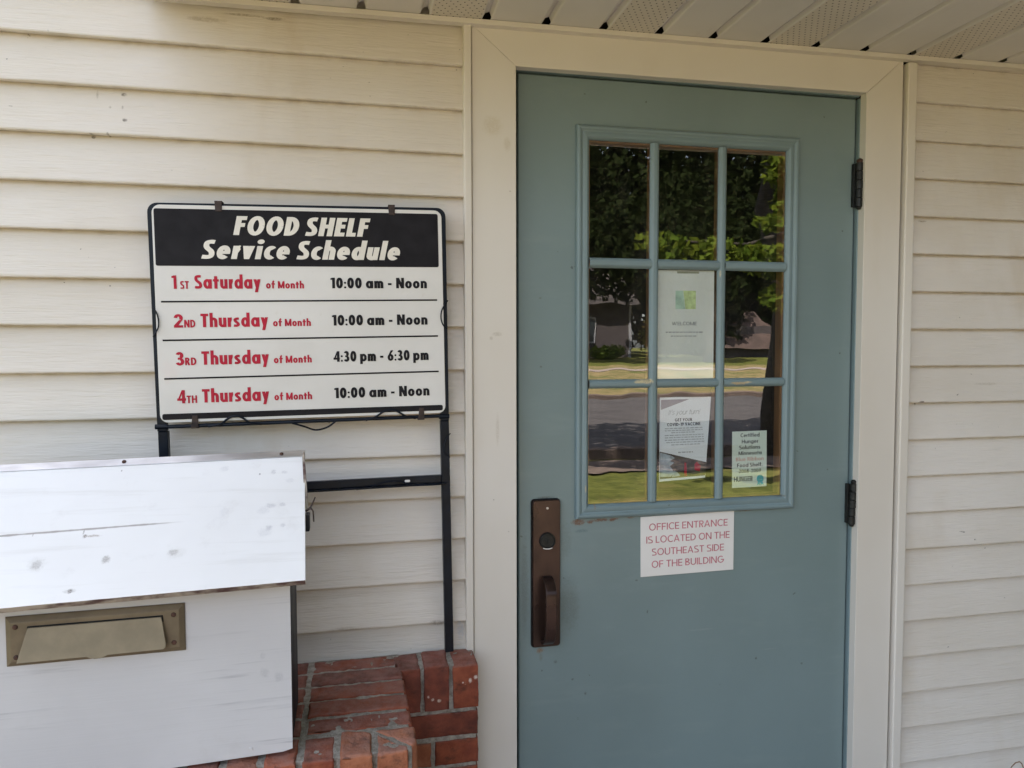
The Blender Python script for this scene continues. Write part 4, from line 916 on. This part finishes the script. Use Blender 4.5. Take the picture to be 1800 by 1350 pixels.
m = MB(); a0, a1 = up[3] - dS * .0175, up[2] - dS * .0170 + dX * .001
q = [a0 + nrm * .0004, a1 + nrm * .0004, up[2] + dX * .001 + nrm * .0004, up[3] + nrm * .0004]
m.hexa([p + nrm * .0014 for p in q] + q); m.build('metal_strip', 'alu', lid, bevel=.0005)
for t in (.0, .397, .748, ):
    c = BX(-.055 - .38 * (t / .397) if t < .5 else -.62, 0, 0)
for sx in (-.0245, -.3120, -.60):
    t = (sx + .66) / .6805; c = up[3].lerp(up[2], t) - dS * .0085 + nrm * .002
    m = MB(); m.tube([c, c + nrm * .0012, c + nrm * .0022], [.0040, .0038, .002], 12); m.build('screw', 'rustm', lid)
# mail slot
SL = lambda a, b, y: BX(a, y, b)
sa0, sz0, sa1, sz1 = -.4515, -.5300, -.1754, -.4462
m = MB(); m.sweep((sa0, sz0, sa1, sz1), [(0, -.3753), (0, -.3775), (.0015, -.3790), (.0085, -.3835), (.0100, -.3838), (.138, -.3838) if False else (.0405, -.3838)], SL)
wq = .0405
m.add([SL(sa0 + wq, sz0 + wq, -.3838), SL(sa1 - wq, sz0 + wq, -.3838), SL(sa1 - wq, sz1 - wq, -.3838), SL(sa0 + wq, sz1 - wq, -.3838)], [(0, 1, 2, 3)])
slot = m.build('mail_slot', 'slot', bx)
m = MB(); fw = sa1 - sa0; fh = sz1 - sz0
f0 = [(.036, .0655), (.240, .0655), (.2425, .055), (.2485, .020), (.2475, .0145), (.2440, .0120), (.158, .0112), (.152, .0085), (.146, .0070), (.138, .0068), (.131, .0084), (.126, .0112), (.0215, .0108), (.0330, .055)]
def flap(a, b, y): return SL(sa0 + a, sz0 + b, y - .0008 - (.0655 - b) / .0655 * .011)
m.prism(list(reversed(f0)), -.3872, -.3852, flap, .0006); m.build('slot_flap', 'flap', slot)
m = MB(); m.prism([(.0335, .0560), (.2430, .0560), (.2420, .0675), (.0345, .0675)], -.3848, -.3841, lambda a, b, y: SL(sa0 + a, sz0 + b, y)); m.build('slot_opening', 'dark', slot)
for a, b in ((.0165, .0675), (.2590, .0665), (.0165, .0165), (.2590, .0175)):
    c = Vector(SL(sa0 + a, sz0 + b, -.3838)); m = MB(); m.tube([c, c + Vector((0, -.001, 0)), c + Vector((0, -.002, 0))], [.0044, .0040, .0022], 12); m.build('slot_screw', 'rustm', slot)
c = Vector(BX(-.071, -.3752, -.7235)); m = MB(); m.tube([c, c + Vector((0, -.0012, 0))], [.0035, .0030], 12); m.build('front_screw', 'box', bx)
# strap, padlock and cable tie on the side of the lid
e0 = up[2] + dX * .0016 - nrm * .004; e1 = up[1].lerp(up[2], .42) + dX * .0016 - nrm * .002
X1 = lambda u_, v_, y: None
def at(px, py, y):      # used only for lengths of this small hardware: a point on the plane y
    d = Rt * (px - 900) / FL + U * (675 - py) / FL + F; p = d * ((DZ + y) / d.y); return Vector((p.x, p.y - DZ, p.z + ZC))
m = MB(); p = [at(534.6, 797, -.225), at(538.5, 845, -.27), at(541.5, 893, -.30)]
m.hexa([p[0] + Vector((-.004, 0, 0)), p[2] + Vector((-.006, 0, -.0)), p[2], p[0], p[0] + Vector((-.004, .012, 0)), p[2] + Vector((-.006, .012, 0)), p[2] + Vector((0, .012, 0)), p[0] + Vector((0, .012, 0))])
m.build('hasp_strap', 'edge', bx)
m = MB(); c = at(540.2, 918, -.315); m.prism(rrect(c.x - .0040, c.z - .017 - ZC, c.x + .0042, c.z + .0145 - ZC, .002, 3), c.y - .004, c.y + .022, W, .0008)
m.build('padlock', 'black', bx)
m = MB()
m.tube([at(538, 898, -.312), at(545, 893, -.318), at(549, 886, -.318), at(554, 874, -.32)], [.0022, .0022, .0016, .0013], 8)
m.tube([at(543, 894, -.317), at(547, 894, -.32), at(550, 898, -.322), at(551, 907, -.322), at(551.6, 917, -.32)], [.0018, .0018, .0015, .0014, .0012], 8)
m.build('cable_tie', 'clipm', bx)

# ------------------------------------------------------------------ dry stem at the foot of the right wall
m = MB()
m.tube([at(1772, 1362, -.06), at(1778, 1348, -.06), at(1785, 1341, -.06), at(1792, 1339, -.06), at(1796, 1342, -.06), at(1799, 1350, -.06), at(1803, 1372, -.06), at(1806, 1500, -.05)], [.0012, .0013, .0014, .0015, .0015, .0015, .0016, .002], 6)
tag(m.build('dry_stem', 'wood'), 'thin curled dry stem rising in front of the right hand siding', 'stem')

# ------------------------------------------------------------------ across the street: trees, shrubs, houses (seen in the door glass)
def leaf(m, c, size, q, up_bias=.4):
    n = Vector((q.gauss(0, 1), q.gauss(0, 1), q.gauss(up_bias, 1))).normalized(); a = n.orthogonal().normalized(); a.rotate(Matrix.Rotation(q.uniform(0, 6.28), 3, n)); b = n.cross(a)
    s = size * q.uniform(.6, 1.25)
    pts = [(-.5, 0), (-.15, -.30), (.12, -.42), (.2, -.15), (.55, 0), (.2, .15), (.12, .42), (-.15, .30)]
    m.add([c + a * (x * s) + b * (y * s) + n * (-.25 * s * abs(y)) for x, y in pts], [tuple(range(8))])
def crown(clumps, n, size, mat, parent, seed, name='crown'):
    q = random.Random(seed); m = MB(); m.keep = True
    tot = sum(r[0] * r[1] * r[2] for _, r in clumps)
    for c, r in clumps:
        k = int(n * r[0] * r[1] * r[2] / tot) + 20
        for _ in range(k):
            while True:
                v = Vector((q.uniform(-1, 1), q.uniform(-1, 1), q.uniform(-1, 1)))
                if v.length < 1 and q.random() < .25 + v.length ** 2: break
            leaf(m, Vector(c) + Vector((v.x * r[0], v.y * r[1], v.z * r[2])), size, q)
    return m.build(name, mat, parent)
def tree(name, x, y, h, tr, clumps, n, size, mat, label, seed, limbs=(), group=None):
    z0 = terr(x, y); t = thing(name, (x, y, z0), label, 'tree', group); q = random.Random(seed); m = MB()
    m.tube([(x + q.uniform(-.08, .08) * i, y + q.uniform(-.08, .08) * i, z0 - .1 + h * i / 5) for i in range(6)], [tr * (1.25 - .2 * i) if i else tr * 1.5 for i in range(6)], 10)
    for pts, r in limbs: m.tube(pts, [r * (1 - .8 * i / (len(pts) - 1)) for i in range(len(pts))], 7)
    m.build('trunk', 'bark', t, smooth=True); crown(clumps, n, size, mat, t, seed + 1); return t
NX, NY = 5.52, -7.05
cl = [((3.4, -4.6, 7.3), (2.7, 2.3, 1.5)), ((1.2, -4.9, 6.9), (2.1, 2.1, 1.2)), ((5.3, -4.3, 6.9), (2.4, 2.2, 1.3)), ((4.3, -6.6, 6.9), (2.5, 1.8, 1.2)), ((6.8, -5.4, 6.4), (1.8, 1.8, 1.2)), ((1.9, -6.8, 6.6), (1.7, 1.4, 1.0))]
q79 = .79
def lb(x, z, rx, ry, rz): return ((x * q79, -4.45, ZC + (z - ZC) * q79), (rx * q79, ry, rz * q79))
cl2 = [lb(4.05, 2.50, .75, .2, .15), lb(4.85, 2.42, .55, .22, .2), lb(3.45, 2.58, .35, .12, .10), lb(5.02, 3.05, .18, .16, .26), lb(4.8, 2.85, .18, .12, .10), lb(4.95, 1.98, .26, .16, .16), lb(5.05, 2.22, .14, .12, .08), lb(4.98, 3.5, .25, .2, .25)]
tree('maple_tree', NX, NY, 5.6, .17, cl, 14000, .25, 'leaf', 'leafy maple by the kerb behind the viewer, seen mirrored in the door glass', 50,
     [([(NX, NY, 2.6), (4.9, -5.8, 2.75), (4.3, -4.9, 2.55), (3.6, -4.5, 2.36), (2.75, -4.42, 2.36)], .05), ([(NX, NY, 3.4), (4.8, -5.6, 3.5), (4.05, -4.6, 2.95), (3.95, -4.45, 1.8)], .03), ([(NX, NY, 4.2), (6.2, -6.2, 5.4), (6.8, -5.6, 6.2)], .06), ([(NX, NY, 4.4), (4.4, -6.2, 5.8), (3.2, -5.2, 6.8)], .08), ([(NX, NY, 4.0), (3.6, -6.8, 5.6), (1.6, -5.8, 6.6)], .06)])
crown(cl2, 800, .105, 'leaf', [o for o in C.objects if o.name == 'maple_tree'][0], 77, 'low_branch')
q = random.Random(3)
far = [(2, -46, 13), (7.5, -52, 15), (11, -55, 16), (15.5, -53, 15), (20, -56, 17), (25, -54, 15), (30, -56, 16), (35, -50, 14), (41, -54, 15), (23.5, -45, 13), (-6, -55, 13), (29.5, -46, 12), (9.5, -60, 24), (14, -61, 26), (18, -62, 26), (22.5, -62, 27), (27.5, -62, 26), (32.5, -62, 27), (38, -60, 26), (43, -61, 26), (48, -60, 24), (4, -60, 20)]
for i, (x, y, h) in enumerate(far):
    cs = [((x + q.uniform(-1.5, 1.5), y + q.uniform(-1.5, 1.5), h * f), (h * rr * q.uniform(.85, 1.15), h * rr * q.uniform(.8, 1.1), h * .16)) for f, rr in ((.22, .19), (.36, .24), (.5, .26), (.64, .24), (.78, .2), (.9, .12))]
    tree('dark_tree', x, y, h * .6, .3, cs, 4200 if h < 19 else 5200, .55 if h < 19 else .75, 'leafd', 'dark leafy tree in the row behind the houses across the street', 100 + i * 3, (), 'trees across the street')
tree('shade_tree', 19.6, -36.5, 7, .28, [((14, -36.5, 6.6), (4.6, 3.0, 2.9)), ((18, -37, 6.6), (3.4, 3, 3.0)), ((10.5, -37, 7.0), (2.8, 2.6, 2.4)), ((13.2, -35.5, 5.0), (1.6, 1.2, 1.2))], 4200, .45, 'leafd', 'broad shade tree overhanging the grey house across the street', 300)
def shrub(x, y, w, h, label, mat, seed):
    z0 = terr(x, y); t = thing('shrub', (x, y, z0), label, 'shrub')
    m = MB()
    for k in range(4): m.tube([(x, y, z0), (x + rnd.uniform(-w, w) * .5, y + rnd.uniform(-.3, .3), z0 + h * .7)], [.03, .012], 6)
    m.build('stem', 'bark', t); crown([((x, y, z0 + h * .45), (w * .5, w * .45, h * .5)), ((x + w * .25, y, z0 + h * .6), (w * .3, w * .3, h * .42))], 700, .2, mat, t, seed)
shrub(18.6, -41, 2.6, 3.0, 'tall reddish shrub beside the corner of the grey house', 'leafr', 400)
shrub(14.9, -40.6, 2.2, .9, 'low leafy shrub against the wall of the grey house', 'leaf', 410)
h1 = thing('grey_house', (13, -44, terr(13, -42)), 'grey sided house across the street with white corner boards, mirrored in the glass', 'house')
zz = terr(13, -42)
m = MB(); m.box(8, 17.0, -50, -42, zz - .3, zz + 3.4); m.build('wall', 'greyside', h1)
m = MB(); m.box(16.85, 17.05, -41.999, -41.95, zz, zz + 3.3); m.build('corner_board', 'htrim', h1)
m = MB(); m.box(13.6, 14.75, -41.998, -41.93, zz + .9, zz + 2.5); wf = m.build('window', 'htrim', h1)
m = MB(); m.box(13.7, 14.65, -41.929, -41.92, zz + 1.0, zz + 2.4); m.build('pane', 'hglass', wf)
m = MB(); m.hexa([(7.5, -41.4, zz + 3.3), (17.5, -41.4, zz + 3.3), (17.5, -46, zz + 6), (7.5, -46, zz + 6), (7.5, -50.5, zz + 3.2), (17.5, -50.5, zz + 3.2), (17.5, -46, zz + 5.8), (7.5, -46, zz + 5.8)]); m.build('roof', 'shingle', h1)
h2 = thing('brown_roofed_house', (26, -44, terr(26, -42)), 'low house with a brown roof across the street, right of the grey house', 'house')
m = MB(); m.box(22.4, 28.4, -48, -42.4, zz - .3, zz + 2.0); m.build('wall', 'greyside', h2)
m = MB(); m.hexa([(23.4, -41.8, zz + .6), (28.2, -41.8, zz + .6), (26.2, -43.4, zz + 3.0), (24.4, -43.4, zz + 3.0), (23.4, -49, zz + .6), (28.2, -49, zz + .6), (26.2, -47, zz + 3.0), (24.4, -47, zz + 3.0)]); m.build('roof', 'tan', h2)
# evergreens added out of view, right of the doorway, to darken the right-hand wall
def evergreen(x, y, w, h, seed, label):
    t = thing('added_shade_shrub', (x, y, -.02), label, 'shrub')
    m = MB(); m.tube([(x, y, -.05), (x, y, h * .6)], [.07, .03], 8); m.build('trunk', 'bark', t)
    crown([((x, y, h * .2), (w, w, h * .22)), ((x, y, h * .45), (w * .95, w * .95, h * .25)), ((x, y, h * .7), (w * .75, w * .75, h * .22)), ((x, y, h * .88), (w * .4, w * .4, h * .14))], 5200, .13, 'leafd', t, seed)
evergreen(3.15, -1.05, .75, 3.4, 900, 'tall dark evergreen added unseen to shade the house wall, right of the doorway')
evergreen(4.55, -1.9, .85, 3.8, 910, 'broad dark evergreen added unseen to shade the house wall, rightmost of the three')
evergreen(3.5, -2.3, .66, 3.6, 920, 'slim dark evergreen added unseen to shade the house wall, nearest the street')
